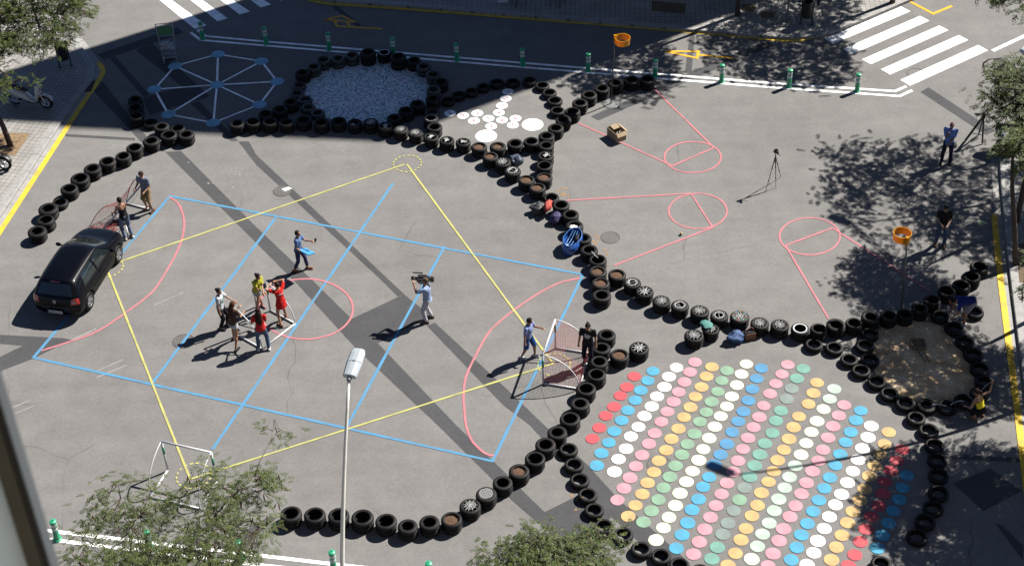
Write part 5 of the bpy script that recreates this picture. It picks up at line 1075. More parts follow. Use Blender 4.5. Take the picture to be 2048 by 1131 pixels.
# terrace chairs at the far pavement
def chair(label, px, rz, col):
    q = gp(*px, 0.125); t = thing('terrace_chair', label, 'chair', (q.x, q.y, 0.126), rz, 'chairs on the far terrace'); m = mat('chair_seat', col, 0.5, 0.2); MB().box((0, 0, 0.45), (0.44, 0.44, 0.03)).build('seat', m, t); MB().box((0, -0.22, 0.68), (0.42, 0.03, 0.32), Matrix.Rotation(rad(10), 3, 'X')).build('backrest', m, t)
    for x in (-0.2, 0.2):
        for y in (-0.2, 0.2): MB().tube([(x * 1.05, y * 1.1, 0), (x, y, 0.45)], 0.013, 6).build('leg', M_BIN, t)
chair('dark folding chair on the far terrace, left of two', (1038, 8), 0.4, (0.04, 0.05, 0.05)); chair('dark folding chair on the far terrace, right of two', (1115, 10), -0.5, (0.03, 0.03, 0.035))
tag(MB().box((0, 0, 0.012), (0.42, 0.30, 0.02)).build('paper_sheet', M_CORD), 'white sheet on the far pavement by the terrace', 'paper').location = gp(1005, 2, 0.126)
# tall metal rack with green sign
M_ALU = mat('aluminium', (0.50, 0.53, 0.55), 0.4, 0.12, 9, metal=0.6); M_GSIGN = mat('green_board', (0.02, 0.22, 0.09), 0.5, 0.2, 9); q = gp(341, 126); rk = thing('display_rack', 'tall metal rack with green board and folded papers near the blue discs', 'rack', (q.x, q.y, 0.006), rad(8)); Hh = 1.62
for s in (-1, 1):
    MB().tube([(s * 0.24, 0.0, 0.03), (s * 0.33, 0.25, Hh)], 0.02, 8).build('upright', M_ALU, rk); MB().tube([(s * 0.24, -0.05, 0.03), (s * 0.24, 0.5, 0.03)], 0.02, 8).build('foot', M_ALU, rk); MB().tube([(s * 0.30, 0.21, 1.3), (s * 0.26, 0.48, 0.03)], 0.014, 8).build('brace', M_ALU, rk)
for z in (0.22, 0.38, 0.60, 1.12, 1.52, 1.62):
    k = z / Hh; MB().tube([(-(0.24 + 0.09 * k), 0.25 * k, z), ((0.24 + 0.09 * k), 0.25 * k, z)], 0.014, 6).build('rail', M_ALU, rk)
tl = Matrix.Rotation(math.atan2(-0.25, Hh), 3, 'X'); MB().box((0, 0.20, 1.33), (0.54, 0.02, 0.34), tl).build('sign_board', M_GSIGN, rk); MB().box((0, 0.03, 0.14), (0.40, 0.05, 0.12), tl).build('lower_box', M_TRI, rk)
MB().box((0, 0.10, 0.60), (0.50, 0.28, 0.02)).build('shelf', M_ALU, rk)
for k in range(4):
    w_ = rk.matrix_basis @ Vector((-0.10 + 0.08 * (k % 3), 0.06, 0.66 + 0.07 * k)); crumple('folded_paper', Vector((w_.x, w_.y, w_.z - 0.03)), (0.40, 0.24, 0.08), mat('grey_paper', (0.46, 0.48, 0.52), 0.8, 0.15), 'grey folded paper, %s from the bottom of the rack pile' % ordinal(k + 1), 'paper', 70 + k, 0.2 * k, 0.2, 'papers on the metal rack')

# ================================================================ STREET LAMPS
M_LPOLE = mat('lamp_pole', (1.0, 0.97, 0.88), 0.5, 0.1, 6); M_LHEAD = mat('lamp_head', (0.58, 0.64, 0.68), 0.4, 0.08, 6, metal=0.2); M_LDARK = mat('lamp_joint', (0.12, 0.13, 0.13), 0.5, 0.2)
LAMP_H = 10.3
def lamp(label, base, top):
    base, top = Vector((*base, 0)), Vector((*top, 0)); ov = top - base; ax = ov.normalized(); sd = Vector((-ax.y, ax.x, 0))
    t = thing('street_lamp', label, 'street lamp', (base.x, base.y, 0.126), 0, 'street lamps with curved poles')
    pts = [ov * (s / 16) ** 2 + Vector((0, 0, (LAMP_H - 0.13) * s / 16)) for s in range(17)]
    MB().tube(pts, [0.085 - 0.052 * s / 16 for s in range(17)], 14).build('pole', M_LPOLE, t, True); MB().lathe([(0.14, 0), (0.14, 0.3), (0.10, 0.34), (0.085, 0.36)], 20).build('pole_base', M_LPOLE, t, True)
    c0 = pts[-1]; T = (pts[-1] - pts[-2]).normalized(); ax3 = (ax * 0.985 + Vector((0, 0, 0.17))).normalized(); up = sd.cross(ax3) * -1
    if up.z < 0: up = -up
    def sec(u, w, h, zc): return [c0 + ax3 * u + sd * (w * x) + up * (zc + h * z) for x, z in ((-1, -0.5), (-0.8, -1), (0.8, -1), (1, -0.5), (1, 0.1), (0.72, 0.8), (0.3, 1), (-0.3, 1), (-0.72, 0.8), (-1, 0.1))]
    mb_ = MB(); mb_.rings([sec(0.03, 0.12, 0.05, 0.03), sec(0.05, 0.15, 0.075, 0.03), sec(0.40, 0.175, 0.085, 0.035), sec(0.70, 0.165, 0.07, 0.03), sec(0.80, 0.13, 0.05, 0.02), sec(0.82, 0.10, 0.03, 0.015)]); hd = mb_.build('lamp_head', M_LHEAD, t)
    MB().box(c0 + ax3 * 0.42 + up * 0.124, (0.05, 0.03, 0.012), Matrix((sd, ax3, up)).transposed()).build('latch', M_LDARK, hd); MB().tube([c0 + ax3 * 0.415 + sd * x + up * (0.125 if abs(x) < 0.06 else (0.109 if abs(x) < 0.14 else 0.05)) for x in (-0.17, -0.13, -0.05, 0.05, 0.13, 0.17)], 0.003, 4).build('seam', M_LDARK, hd)
    MB().cyl(c0 - ax3 * 0.04, c0 + ax3 * 0.05, 0.05, 0.06, 14).build('joint', M_LDARK, hd); MB().box(c0 + ax3 * 0.38 - up * 0.05, (0.22, 0.5, 0.02), Matrix((sd, ax3, up)).transposed()).build('lamp_glass', mat('lamp_glass', (0.6, 0.62, 0.62), 0.2, 0.05), hd)
lt = gp(698, 757, LAMP_H)
lamp('pale street lamp rising at the bottom centre', (lt.x - 0.663, lt.y - 2.6), (lt.x, lt.y))
SA = gp(1440, 935) - shadow_xy(LAMP_H); lamp('street lamp with grey head at the upper right edge', (SA.x + 2.3, SA.y - 2.1), (SA.x + 0.35, SA.y - 0.3))
SC_ = gp(1680, 437) - shadow_xy(LAMP_H); lamp('street lamp on the right corner whose shadow reaches the pink circle', (SC_.x + 2.3, SC_.y - 2.1), (SC_.x + 0.35, SC_.y - 0.3))

# ================================================================ BUILDINGS
HB = 30.0; M_STUC = mat('stucco', (0.50, 0.44, 0.36), 0.9, 0.12, 0.5)
C1 = gp(-275, 238) - shadow_xy(HB); C2 = gp(768, 284) - shadow_xy(HB); sd_ = Vector((math.cos(rad(SUN_AZ)), math.sin(rad(SUN_AZ)), 0)); nb_ = Vector((0.06, 1, 0))
b1 = thing('apartment_block', 'tall apartment block across the street casting the broad shadow', 'building', C1)
foot = [C1 - C1, C2 - C1, C2 - C1 + nb_ * 16, C1 - C1 + Vector((17.5, 9.0, 0))]
MB().prism(foot, 0.0, HB - 0.9).build('wall', M_STUC, b1); ins = [Vector((0, 0, 0)).lerp(f, 1) for f in foot]
for a, b in zip(foot, foot[1:] + foot[:1]):
    d = (b - a).normalized(); n_ = Vector((-d.y, d.x, 0)); MB().prism([a, b, b + n_ * 0.25, a + n_ * 0.25], HB - 0.899, HB).build('parapet', M_STUC, b1)
dl = (C2 - C1); M_WIN = mat('window_glass', (0.03, 0.04, 0.05), 0.1, 0.1); wn_d = dl.normalized()
b2 = thing('apartment_block', 'apartment block behind the camera with the open window', 'building', (0, 0, 0)); MB().box((0, -8.4, 18.9), (44, 16, 37.6)).build('wall', M_STUC, b2)
# open casement beside the camera
ray = FWD + RGT * ((10 - 1024) / FPX) - UPV * ((930 - 565.5) / FPX); kk = 1.75 / Vector((ray.x, ray.y, 0)).length; wp = Vector((ray.x * kk, ray.y * kk, 0)); vd = wp.normalized(); rt = Vector((vd.y, -vd.x, 0)); ws = thing('window_sash', 'blurred open window sash at the lower left edge', 'window', (wp.x, wp.y, 33.0)); RM = Matrix((rt, vd, Vector((0, 0, 1)))).transposed()
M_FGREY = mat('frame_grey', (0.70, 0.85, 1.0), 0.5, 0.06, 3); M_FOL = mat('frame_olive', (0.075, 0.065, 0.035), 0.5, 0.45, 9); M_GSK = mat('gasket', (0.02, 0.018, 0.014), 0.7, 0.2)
for nm, x0, x1, m, y0, y1 in (('stile_edge', 0.018, 0.030, M_FGREY, -0.02, 0.02), ('gasket', 0.008, 0.0178, M_GSK, -0.022, 0.018), ('stile', -0.012, 0.0078, M_FOL, -0.03, 0.03)):
    MB().box(RM @ Vector(((x0 + x1) / 2, (y0 + y1) / 2, 1.6)), (x1 - x0, y1 - y0, 3.2), RM).build(nm, m, ws)
MB().box(RM @ Vector((-0.3122, 0, 1.6)), (0.60, 0.012, 3.1), RM).build('pane', mat('sky_painted_glass', (1.2, 1.5, 1.7), 0.3, 0.15, 2), ws)  # sky reflection painted into the pane as a pale blue colour
MB().box(RM @ Vector((-0.66, 0, 1.6)), (0.06, 0.05, 3.2), RM).build('stile', M_FOL, ws); MB().box(RM @ Vector((-0.33, 0, 0.03)), (0.595, 0.05, 0.06), RM).build('rail', M_FOL, ws); MB().box(RM @ Vector((-0.33, 0, 3.17)), (0.595, 0.05, 0.06), RM).build('rail', M_FOL, ws)

# ================================================================ CAR
def carpaint():
    m, nt, b = nodes('car_paint'); b.inputs['Base Color'].default_value = (0.006, 0.007, 0.014, 1); b.inputs['Roughness'].default_value = 0.4; b.inputs['Coat Weight'].default_value = 0.25; b.inputs['Coat Roughness'].default_value = 0.03; b.inputs['Specular IOR Level'].default_value = 0.05
    tc = N(nt, 'TexCoord'); n = N(nt, 'TexNoise', Scale=1.5, Detail=5); nt.links.new(tc.outputs['Object'], n.inputs['Vector']); nt.links.new(mixc(nt, (0.0006, 0.0007, 0.0018), (0.0014, 0.0016, 0.003), n.outputs['Fac']), b.inputs['Base Color']); return m
M_CAR = carpaint(); M_CGL = mat('car_glass', (0.014, 0.021, 0.022), 0.05, 0.15, 4, spec=0.8); M_TAIL = mat('tail_light', (0.50, 0.012, 0.012), 0.15, 0.15, 9, coat=0.6); M_ALLOY = mat('alloy', (0.62, 0.63, 0.65), 0.3, 0.08, 5, metal=0.8); M_TRIM = mat('black_trim', (0.005, 0.005, 0.005), 0.5, 0.2); M_PL = mat('plate_white', (0.68, 0.69, 0.72), 0.5, 0.05); M_CHR = mat('chrome', (0.7, 0.7, 0.72), 0.15, 0.05, 5, metal=1.0)
r1_, r2_ = gp(183.8, 616.5), gp(241, 523); hdg = (r2_ - r1_); CS = hdg.length / 2.51 ; hdg.normalize(); rightv = Vector((hdg.y, -hdg.x, 0)); corg = (r1_ + r2_) / 2 - rightv * 0.83 * CS
car = thing('parked_car', 'black three-door hatchback parked across the court corner', 'car', (corg.x, corg.y, 0.016), math.atan2(hdg.y, hdg.x) - math.pi / 2); car.scale = (CS, CS, CS)
STN = [
 [(.70, -2.00, .27), (.77, -2.04, .36), (.80, -2.05, .56), (.755, -1.99, .86), (.735, -1.92, .96), (.60, -1.66, 1.36), (.33, -1.65, 1.40), (0, -1.66, 1.41)],
 [(.76, -1.80, .22), (.83, -1.82, .30), (.865, -1.82, .58), (.83, -1.82, .88), (.80, -1.75, .97), (.63, -1.48, 1.385), (.335, -1.46, 1.425), (0, -1.46, 1.435)],
 [(.78, -1.30, .20), (.84, -1.30, .27), (.87, -1.30, .58), (.85, -1.32, .86), (.82, -1.30, .95), (.645, -1.15, 1.41), (.34, -1.10, 1.445), (0, -1.10, 1.455)],
 [(.78, -.65, .18), (.84, -.65, .25), (.87, -.65, .58), (.855, -.65, .85), (.825, -.65, .935), (.65, -.60, 1.42), (.34, -.60, 1.452), (0, -.60, 1.462)],
 [(.78, .00, .18), (.84, .00, .25), (.87, .00, .58), (.855, .00, .845), (.825, .00, .925), (.645, -.10, 1.415), (.34, -.08, 1.445), (0, -.08, 1.455)],
 [(.78, .70, .18), (.84, .70, .25), (.865, .70, .58), (.845, .75, .84), (.815, .80, .915), (.60, .28, 1.375), (.33, .33, 1.405), (0, .35, 1.412)],
 [(.78, 1.00, .19), (.83, 1.00, .26), (.855, 1.00, .57), (.825, 1.02, .82), (.76, 1.05, .895), (.66, 1.06, .925), (.35, 1.14, .94), (0, 1.17, .945)],
 [(.76, 1.50, .20), (.82, 1.50, .28), (.845, 1.50, .56), (.80, 1.50, .76), (.72, 1.50, .83), (.62, 1.50, .855), (.34, 1.53, .872), (0, 1.54, .878)],
 [(.72, 1.92, .22), (.77, 1.93, .30), (.78, 1.94, .50), (.73, 1.90, .66), (.64, 1.90, .735), (.56, 1.91, .755), (.32, 1.95, .768), (0, 1.97, .772)],
 [(.60, 2.05, .24), (.64, 2.08, .32), (.64, 2.08, .48), (.60, 2.02, .62), (.55, 1.99, .69), (.48, 1.99, .705), (.30, 2.02, .715), (0, 2.04, .72)],
]
bm = bmesh.new(); NR_ = 8
def grow(row): return [bm.verts.new(p) for p in row] + [bm.verts.new((-p[0], p[1], p[2])) for p in row[-2::-1]]
G_ = [grow(r) for r in STN]
for i in range(len(G_) - 1):
    for j in range(len(G_[0]) - 1): bm.faces.new((G_[i][j], G_[i + 1][j], G_[i + 1][j + 1], G_[i][j + 1]))
def endcap(row, bulge, rev):
    L_ = row[:NR_]; Rr_ = row[:NR_ - 2:-1] if False else list(reversed(row[NR_ - 1:]))
    prev = None
    for k in range(NR_ - 1):
        a, b = L_[k], Rr_[k]; mid = bm.verts.new(((a.co + b.co) / 2) + Vector((0, bulge * (1 if k < 5 else 0.4), 0))); cur = (a, mid, b)
        if prev:
            for q in range(2):
                f = (prev[q], cur[q], cur[q + 1], prev[q + 1]); bm.faces.new(f if not rev else f[::-1])
        prev = cur
    top_ = row[NR_ - 1]
    for q in range(2):
        f = (prev[q], top_, prev[q + 1]); bm.faces.new(f if not rev else f[::-1])
endcap(G_[0], -0.05, False); endcap(G_[-1], 0.05, True)
# floor
for i in range(len(G_) - 1): bm.faces.new((G_[i][0], G_[i][-1], G_[i + 1][-1], G_[i + 1][0]))
bmesh.ops.holes_fill(bm, edges=bm.edges, sides=8); bmesh.ops.recalc_face_normals(bm, faces=bm.faces)
me = bpy.data.meshes.new('car_cage'); bm.to_mesh(me); bm.free(); me.materials.append(M_CAR)
cg = bpy.data.objects.new('car_cage', me); cut = MB()
for x in (-1, 1):
    for y in (-1.25, 1.26): cut.cyl((x * 0.60, y, 0.33), (x * 1.05, y, 0.33), 0.365, 0.365, 28)
cuto = bpy.data.objects.new('arch_cut', cut.mesh('arch_cut', M_TRIM)); WORK.collection.objects.link(cuto)
md = cg.modifiers.new('s', 'SUBSURF'); md.levels = md.render_levels = 2; md2 = cg.modifiers.new('b', 'BOOLEAN'); md2.object = cuto; md2.operation = 'DIFFERENCE'; md2.solver = 'EXACT'
WORK.collection.objects.link(cg); vl = WORK.view_layers[0]; vl.update(); bme = bpy.data.meshes.new_from_object(cg.evaluated_get(vl.depsgraph)); bme.name = 'car_body'; smooth_by_angle(bme, 38)
body = link('body', bme, car); BV = BVHTree.FromPolygons([v.co.copy() for v in bme.vertices], [tuple(p.vertices) for p in bme.polygons])
def panel(name, quad, m, nu=8, nv=5, lift=0.006, parent=None):
    """Thin panel laid on the car body between four corner points."""
    q = [Vector(p) for p in quad]; vs_ = []
    for v in range(nv + 1):
        for u in range(nu + 1):
            p = q[0].lerp(q[1], u / nu).lerp(q[3].lerp(q[2], u / nu), v / nv); hit, nr, _, _ = BV.find_nearest(p); vs_.append(hit + nr * lift if hit else p)
    fs_ = [(v * (nu + 1) + u, v * (nu + 1) + u + 1, (v + 1) * (nu + 1) + u + 1, (v + 1) * (nu + 1) + u) for v in range(nv) for u in range(nu)]
    return MB().add(vs_, fs_).build(name, m, parent or car, True)
panel('windscreen', [(-.66, 1.0, .95), (.66, 1.0, .95), (.54, .36, 1.37), (-.54, .36, 1.37)], M_CGL, 12, 6)
panel('rear_window', [(-.62, -1.92, 1.00), (.62, -1.92, 1.00), (.52, -1.70, 1.33), (-.52, -1.70, 1.33)], M_CGL, 12, 6)
for s in (-1, 1):
    panel('side_window', [(s * .83, .70, .96), (s * .84, -.28, .97), (s * .66, -.30, 1.36), (s * .63, .24, 1.345)], M_CGL, 8, 5); panel('side_window', [(s * .84, -.40, .975), (s * .83, -1.28, 1.00), (s * .68, -1.16, 1.34), (s * .66, -.42, 1.36)], M_CGL, 8, 5)
    panel('window_trim', [(s * .845, .78, .925), (s * .845, -1.34, .955), (s * .845, -1.34, .972), (s * .845, .76, .942)], M_TRIM, 16, 1, 0.008)
    tl_ = panel('tail_light', [(s * .80, -1.86, .72), (s * .56, -2.03, .72), (s * .58, -2.0, .93), (s * .79, -1.84, .92)], M_TAIL, 6, 4, 0.012); panel('reversing_light', [(s * .72, -2.0, .79), (s * .62, -2.03, .79), (s * .63, -2.02, .85), (s * .72, -1.99, .85)], mat('clear_lamp', (0.6, 0.5, 0.5), 0.2, 0.1) if s < 0 else bpy.data.materials['clear_lamp'], 3, 2, 0.018, tl_)
    dr = panel('door_seam', [(s * .86, -.37, .34), (s * .86, -.37, .93), (s * .86, -.362, .93), (s * .86, -.362, .34)], M_TRIM, 8, 1, 0.004); panel('door_seam', [(s * .86, .74, .34), (s * .86, .76, .90), (s * .86, .768, .90), (s * .86, .748, .34)], M_TRIM, 8, 1, 0.004)
    MB().box((s * .872, -.22, .80), (0.03, 0.16, 0.035)).build('door_handle', M_CAR, car); panel('side_moulding', [(s * .87, .90, .52), (s * .87, -1.0, .52), (s * .87, -1.0, .57), (s * .87, .90, .57)], M_TRIM, 14, 1, 0.012)
    mr = MB(); mr.ell((s * .98, .62, 1.0), 0.10, 0.06, 0.075, None, 12, 8); mr.cyl((s * .86, .66, .95), (s * .94, .63, .98), 0.03, 0.03, 8); link('door_mirror', mr.mesh('door_mirror', M_CAR, True), car)
    panel('headlight', [(s * .72, 1.93, .58), (s * .40, 2.03, .60), (s * .42, 2.0, .70), (s * .70, 1.90, .71)], M_CHR, 5, 3, 0.008)
    panel('roof_strip', [(s * .60, .30, 1.40), (s * .60, -1.55, 1.41), (s * .585, -1.55, 1.415), (s * .585, .30, 1.405)], M_TRIM, 12, 1, 0.006)
panel('brake_light', [(-.17, -1.68, 1.362), (.17, -1.68, 1.362), (.17, -1.665, 1.39), (-.17, -1.665, 1.39)], M_TAIL, 6, 2, 0.02); panel('grille', [(-.34, 2.06, .56), (.34, 2.06, .56), (.32, 2.03, .66), (-.32, 2.03, .66)], M_TRIM, 6, 2, 0.008)
panel('bumper_strip', [(-.74, -2.06, .58), (.74, -2.06, .58), (.74, -2.06, .62), (-.74, -2.06, .62)], M_TRIM, 14, 1, 0.012); panel('tailgate_seam', [(-.56, -2.07, .66), (.56, -2.07, .66), (.56, -2.07, .667), (-.56, -2.07, .667)], M_TRIM, 10, 1, 0.006)
panel('bonnet_seam', [(.60, 1.05, .93), (.54, 1.88, .77), (.532, 1.88, .77), (.592, 1.05, .93)], M_TRIM, 10, 1, 0.004); panel('bonnet_seam', [(-.60, 1.05, .93), (-.54, 1.88, .77), (-.532, 1.88, .77), (-.592, 1.05, .93)], M_TRIM, 10, 1, 0.004)
MB().tube([(0.0, -1.95, 1.02), (0.25, -1.86, 1.10), (0.42, -1.86, 1.12)], 0.01, 6).build('wiper', M_TRIM, car)
pl = MB().box((0.0, -2.135, .46), (0.52, 0.012, 0.11)).build('number_plate', M_PL, car); MB().box((-0.24, -2.142, .46), (0.04, 0.004, 0.11)).build('plate_band', mat('plate_blue', (0.02, 0.05, 0.35), 0.5, 0.05), pl)
cu = bpy.data.curves.new('plate_text', 'FONT'); cu.body = '5606 CXZ'; cu.size = 0.115; cu.align_x = 'CENTER'; cu.align_y = 'CENTER'; cu.extrude = 0.001; tobj = bpy.data.objects.new('plate_tmp', cu); COL.objects.link(tobj); tme = evaluated(tobj, 't'); bpy.data.objects.remove(tobj); tme.materials.clear(); tme.materials.append(M_TRIM); tx = link('plate_text', tme, pl, (0.02, -2.1445, .46)); tx.rotation_euler = (rad(90), 0, 0); tx.scale = (0.86, 0.9, 1)
# round emblem: two stacked letter shapes inside a ring
em = MB(); em.lathe([(0.048, -0.004), (0.06, -0.004), (0.06, 0.004), (0.048, 0.004)], 24, closed=True)
for a, b in (((-0.022, 0.042), (0, 0.006)), ((0.022, 0.042), (0, 0.006)), ((-0.046, 0.018), (-0.02, -0.04)), ((-0.02, -0.04), (0, 0.0)), ((0, 0.0), (0.02, -0.04)), ((0.02, -0.04), (0.046, 0.018))): em.tube([(a[0], a[1], 0), (b[0], b[1], 0)], 0.006, 5)
emo = em.build('emblem', M_CHR, car); emo.location = (0, -2.07, .82); emo.rotation_euler = (rad(72), 0, 0)
hit, nr, _, _ = BV.find_nearest(Vector((0, -2.08, .82))); emo.location = hit + nr * 0.01
ctyre = MB().lathe([(0.205, -0.095), (0.27, -0.10), (0.305, -0.085), (0.315, -0.06), (0.317, 0), (0.315, 0.06), (0.305, 0.085), (0.27, 0.10), (0.205, 0.095)], 36).mesh('wheel_tyre', M_RUB, True)
rim = MB(); rim.lathe([(0.205, 0.09), (0.20, 0.095), (0.185, 0.085), (0.18, 0.03)], 36); rim.lathe([(0.001, 0.075), (0.045, 0.075), (0.055, 0.065), (0.055, 0.03)], 16)
for k in range(5):
    a = 2 * math.pi * k / 5; d_ = Vector((math.cos(a), math.sin(a), 0)); e_ = Vector((-d_.y, d_.x, 0)); rim.rings([[d_ * 0.03 + e_ * x + Vector((0, 0, z)) for x, z in ((-.035, .03), (.035, .03), (.028, .075), (-.028, .075))], [d_ * 0.19 + e_ * x + Vector((0, 0, z)) for x, z in ((-.055, .03), (.055, .03), (.045, .082), (-.045, .082))]])
rim = rim.mesh('rim', M_ALLOY); smooth_by_angle(rim, 30); hub = MB().lathe([(0.001, 0.02), (0.20, 0.02)], 24).mesh('brake_disc', M_TRIM)
for x in (-1, 1):
    for y in (-1.25, 1.26):
        w = link('wheel', ctyre, car, (x * 0.755, y, 0.317)); w.rotation_euler = (0, rad(90 * x), 0); link('rim', rim, w, (0, 0, 0)); link('brake_disc', hub, w, (0, 0, 0))

# ================================================================ SCOOTERS
M_SCW = mat('scooter_white', (0.62, 0.64, 0.66), 0.3, 0.1, 5, coat=0.5); M_SCR = mat('scooter_red', (0.45, 0.03, 0.03), 0.3, 0.1, 5, coat=0.4); M_SEAT = mat('black_seat', (0.02, 0.02, 0.02), 0.6, 0.2)
def moto(label, loc, rz, body_m, red=True):
    t = thing('scooter', label, 'scooter', (loc.x, loc.y, 0.126), rz, 'scooters on the left pavement')
    tyre_ = MB().lathe([(0.19, -0.05), (0.24, -0.06), (0.27, -0.04), (0.28, 0), (0.27, 0.04), (0.24, 0.06), (0.19, 0.05)], 30).mesh('wheel_tyre', M_RUB, True)
    wr_ = MB(); wr_.lathe([(0.20, -0.045), (0.185, -0.03), (0.185, 0.03), (0.20, 0.045)], 30); wr_.cyl((0, 0, -0.05), (0, 0, 0.05), 0.045, 0.045, 12)
    for k in range(6):
        a = 2 * math.pi * k / 6; wr_.tube([(0, 0, 0), (0.19 * math.cos(a), 0.19 * math.sin(a), 0)], 0.013, 6)
    wrm = wr_.mesh('rim', M_ALLOY)
    for y in (-0.62, 0.66):
        w = link('wheel', tyre_, t, (0, y, 0.28)); w.rotation_euler = (0, rad(90), 0); link('rim', wrm, w)
    mb_ = MB(); mb_.rings([oval((0, -0.98, 0.72), (0, 1, 0), (1, 0, 0), 0.06, 0.05), oval((0, -0.80, 0.70), (0, 1, 0), (1, 0, 0), 0.15, 0.14), oval((0, -0.45, 0.58), (0, 1, 0), (1, 0, 0), 0.19, 0.22), oval((0, -0.10, 0.45), (0, 1, 0), (1, 0, 0), 0.16, 0.18), oval((0, 0.10, 0.30), (0, 1, 0), (1, 0, 0), 0.15, 0.07), oval((0, 0.30, 0.28), (0, 1, 0), (1, 0, 0), 0.14, 0.05)]); link('rear_body', remesh(mb_, 'rear_body', body_m, 0.02, 4), t)
    mb_ = MB(); mb_.rings([oval((0, 0.30, 0.28), (0, 0.2, 1), (1, 0, 0), 0.15, 0.05), oval((0, 0.40, 0.55), (0, 0.2, 1), (1, 0, 0), 0.22, 0.07), oval((0, 0.44, 0.82), (0, 0.1, 1), (1, 0, 0), 0.19, 0.10), oval((0, 0.42, 1.0), (0, 0, 1), (1, 0, 0), 0.10, 0.08)]); link('front_shield', remesh(mb_, 'front_shield', body_m, 0.02, 4), t)
    mb_ = MB(); mb_.rings([oval((0, 0.36 + 0.3 * math.cos(q) * 1.05 + 0.30 - 0.30, 0.28 + 0.31 * math.sin(q)), (0, -math.sin(q), math.cos(q)), (1, 0, 0), 0.075, 0.02, 10) if False else oval((0, 0.66 + 0.315 * math.cos(q), 0.28 + 0.315 * math.sin(q)), (0, -math.sin(q), math.cos(q)), (1, 0, 0), 0.075, 0.018, 10) for q in [rad(20 + 12 * k) for k in range(12)]]); mb_.build('front_mudguard', body_m, t, True)
    mb_ = MB(); mb_.rings([oval((0, -0.86, 0.80), (0, 1, 0), (1, 0, 0), 0.08, 0.03), oval((0, -0.6, 0.83), (0, 1, 0), (1, 0, 0), 0.14, 0.06), oval((0, -0.2, 0.76), (0, 1, 0), (1, 0, 0), 0.14, 0.07), oval((0, 0.02, 0.70), (0, 1, 0), (1, 0, 0), 0.08, 0.04)]); link('seat', remesh(mb_, 'seat', M_SEAT, 0.02, 3), t)
    MB().tube([(-0.33, 0.28, 1.06), (-0.15, 0.38, 1.04), (0.15, 0.38, 1.04), (0.33, 0.28, 1.06)], 0.018, 8).build('handlebar', M_SEAT, t)
    for s in (-1, 1): MB().ell((s * 0.30, 0.36, 1.20), 0.055, 0.02, 0.035).cyl((s * 0.22, 0.34, 1.05), (s * 0.29, 0.36, 1.18), 0.008, 0.008, 6).build('mirror', M_SEAT, t); MB().tube([(s * 0.07, 0.66, 0.28), (s * 0.07, 0.48, 0.72)], 0.022, 8).build('fork', M_ALLOY, t)
    MB().box((0, -0.97, 0.68), (0.18, 0.05, 0.09)).build('tail_light', M_SCR, t); MB().box((0, -1.0, 0.50), (0.18, 0.01, 0.14), Matrix.Rotation(rad(-15), 3, 'X')).build('number_plate', M_PL, t); MB().ell((0, 0.50, 0.90), 0.09, 0.06, 0.07).build('headlight', M_CHR, t)
    MB().cyl((0.16, -0.80, 0.30), (0.16, -0.25, 0.26), 0.05, 0.04, 12).build('exhaust', M_ALLOY, t); MB().box((0.0, 0.15, 0.255), (0.30, 0.42, 0.03)).build('footboard', M_SEAT, t); MB().tube([(-0.12, -0.1, 0.25), (-0.20, -0.12, 0.01)], 0.012, 6).build('side_stand', M_SEAT, t)
    return t
fw, rw = gp(95, 216, 0.126), gp(32, 208, 0.126); dv = (fw - rw).normalized(); m_ = fw - dv * 0.66; moto('white and red scooter under the left tree', m_, math.atan2(dv.y, dv.x) - math.pi / 2, M_SCW)
fw = gp(12, 339, 0.126); dv = Vector((0.93, -0.25, 0)).normalized(); m_ = fw - dv * 0.66; moto('dark scooter cut off by the left edge of the photo', m_, math.atan2(dv.y, dv.x) - math.pi / 2, M_TRIM)

# ================================================================ TREES
def leafmat(name, dark, lite):
    m, nt, b = nodes(name); ge = N(nt, 'NewGeometry'); c = ramp(nt, ge.outputs['Random Per Island'], [(0.0, dark), (0.7, tuple((a + q) / 2 for a, q in zip(dark, lite))), (0.93, lite), (1.0, (lite[0] * 1.9, lite[1] * 1.15, lite[2]))])
    nt.links.new(c, b.inputs['Base Color']); b.inputs['Roughness'].default_value = 0.6; b.inputs['Specular IOR Level'].default_value = 0.35
    tr = N(nt, 'BsdfTranslucent'); nt.links.new(mixc(nt, c, (0.24, 0.34, 0.05), 0.3, 'MIX'), tr.inputs['Color']); mx = N(nt, 'MixShader'); mx.inputs[0].default_value = 0.22
    out = nt.nodes['Material Output']; nt.links.new(b.outputs[0], mx.inputs[1]); nt.links.new(tr.outputs[0], mx.inputs[2]); nt.links.new(mx.outputs[0], out.inputs['Surface']); return m
M_LEAF = leafmat('leaf', (0.020, 0.036, 0.008), (0.072, 0.092, 0.018)); M_LEAF2 = leafmat('leaf_bright', (0.016, 0.030, 0.006), (0.066, 0.086, 0.013)); M_BARK = mat('bark', (0.085, 0.055, 0.04), 0.9, 0.35, 9, 0.8, 30); M_POD = mat('seed_pod', (0.12, 0.045, 0.022), 0.7, 0.3, 9)
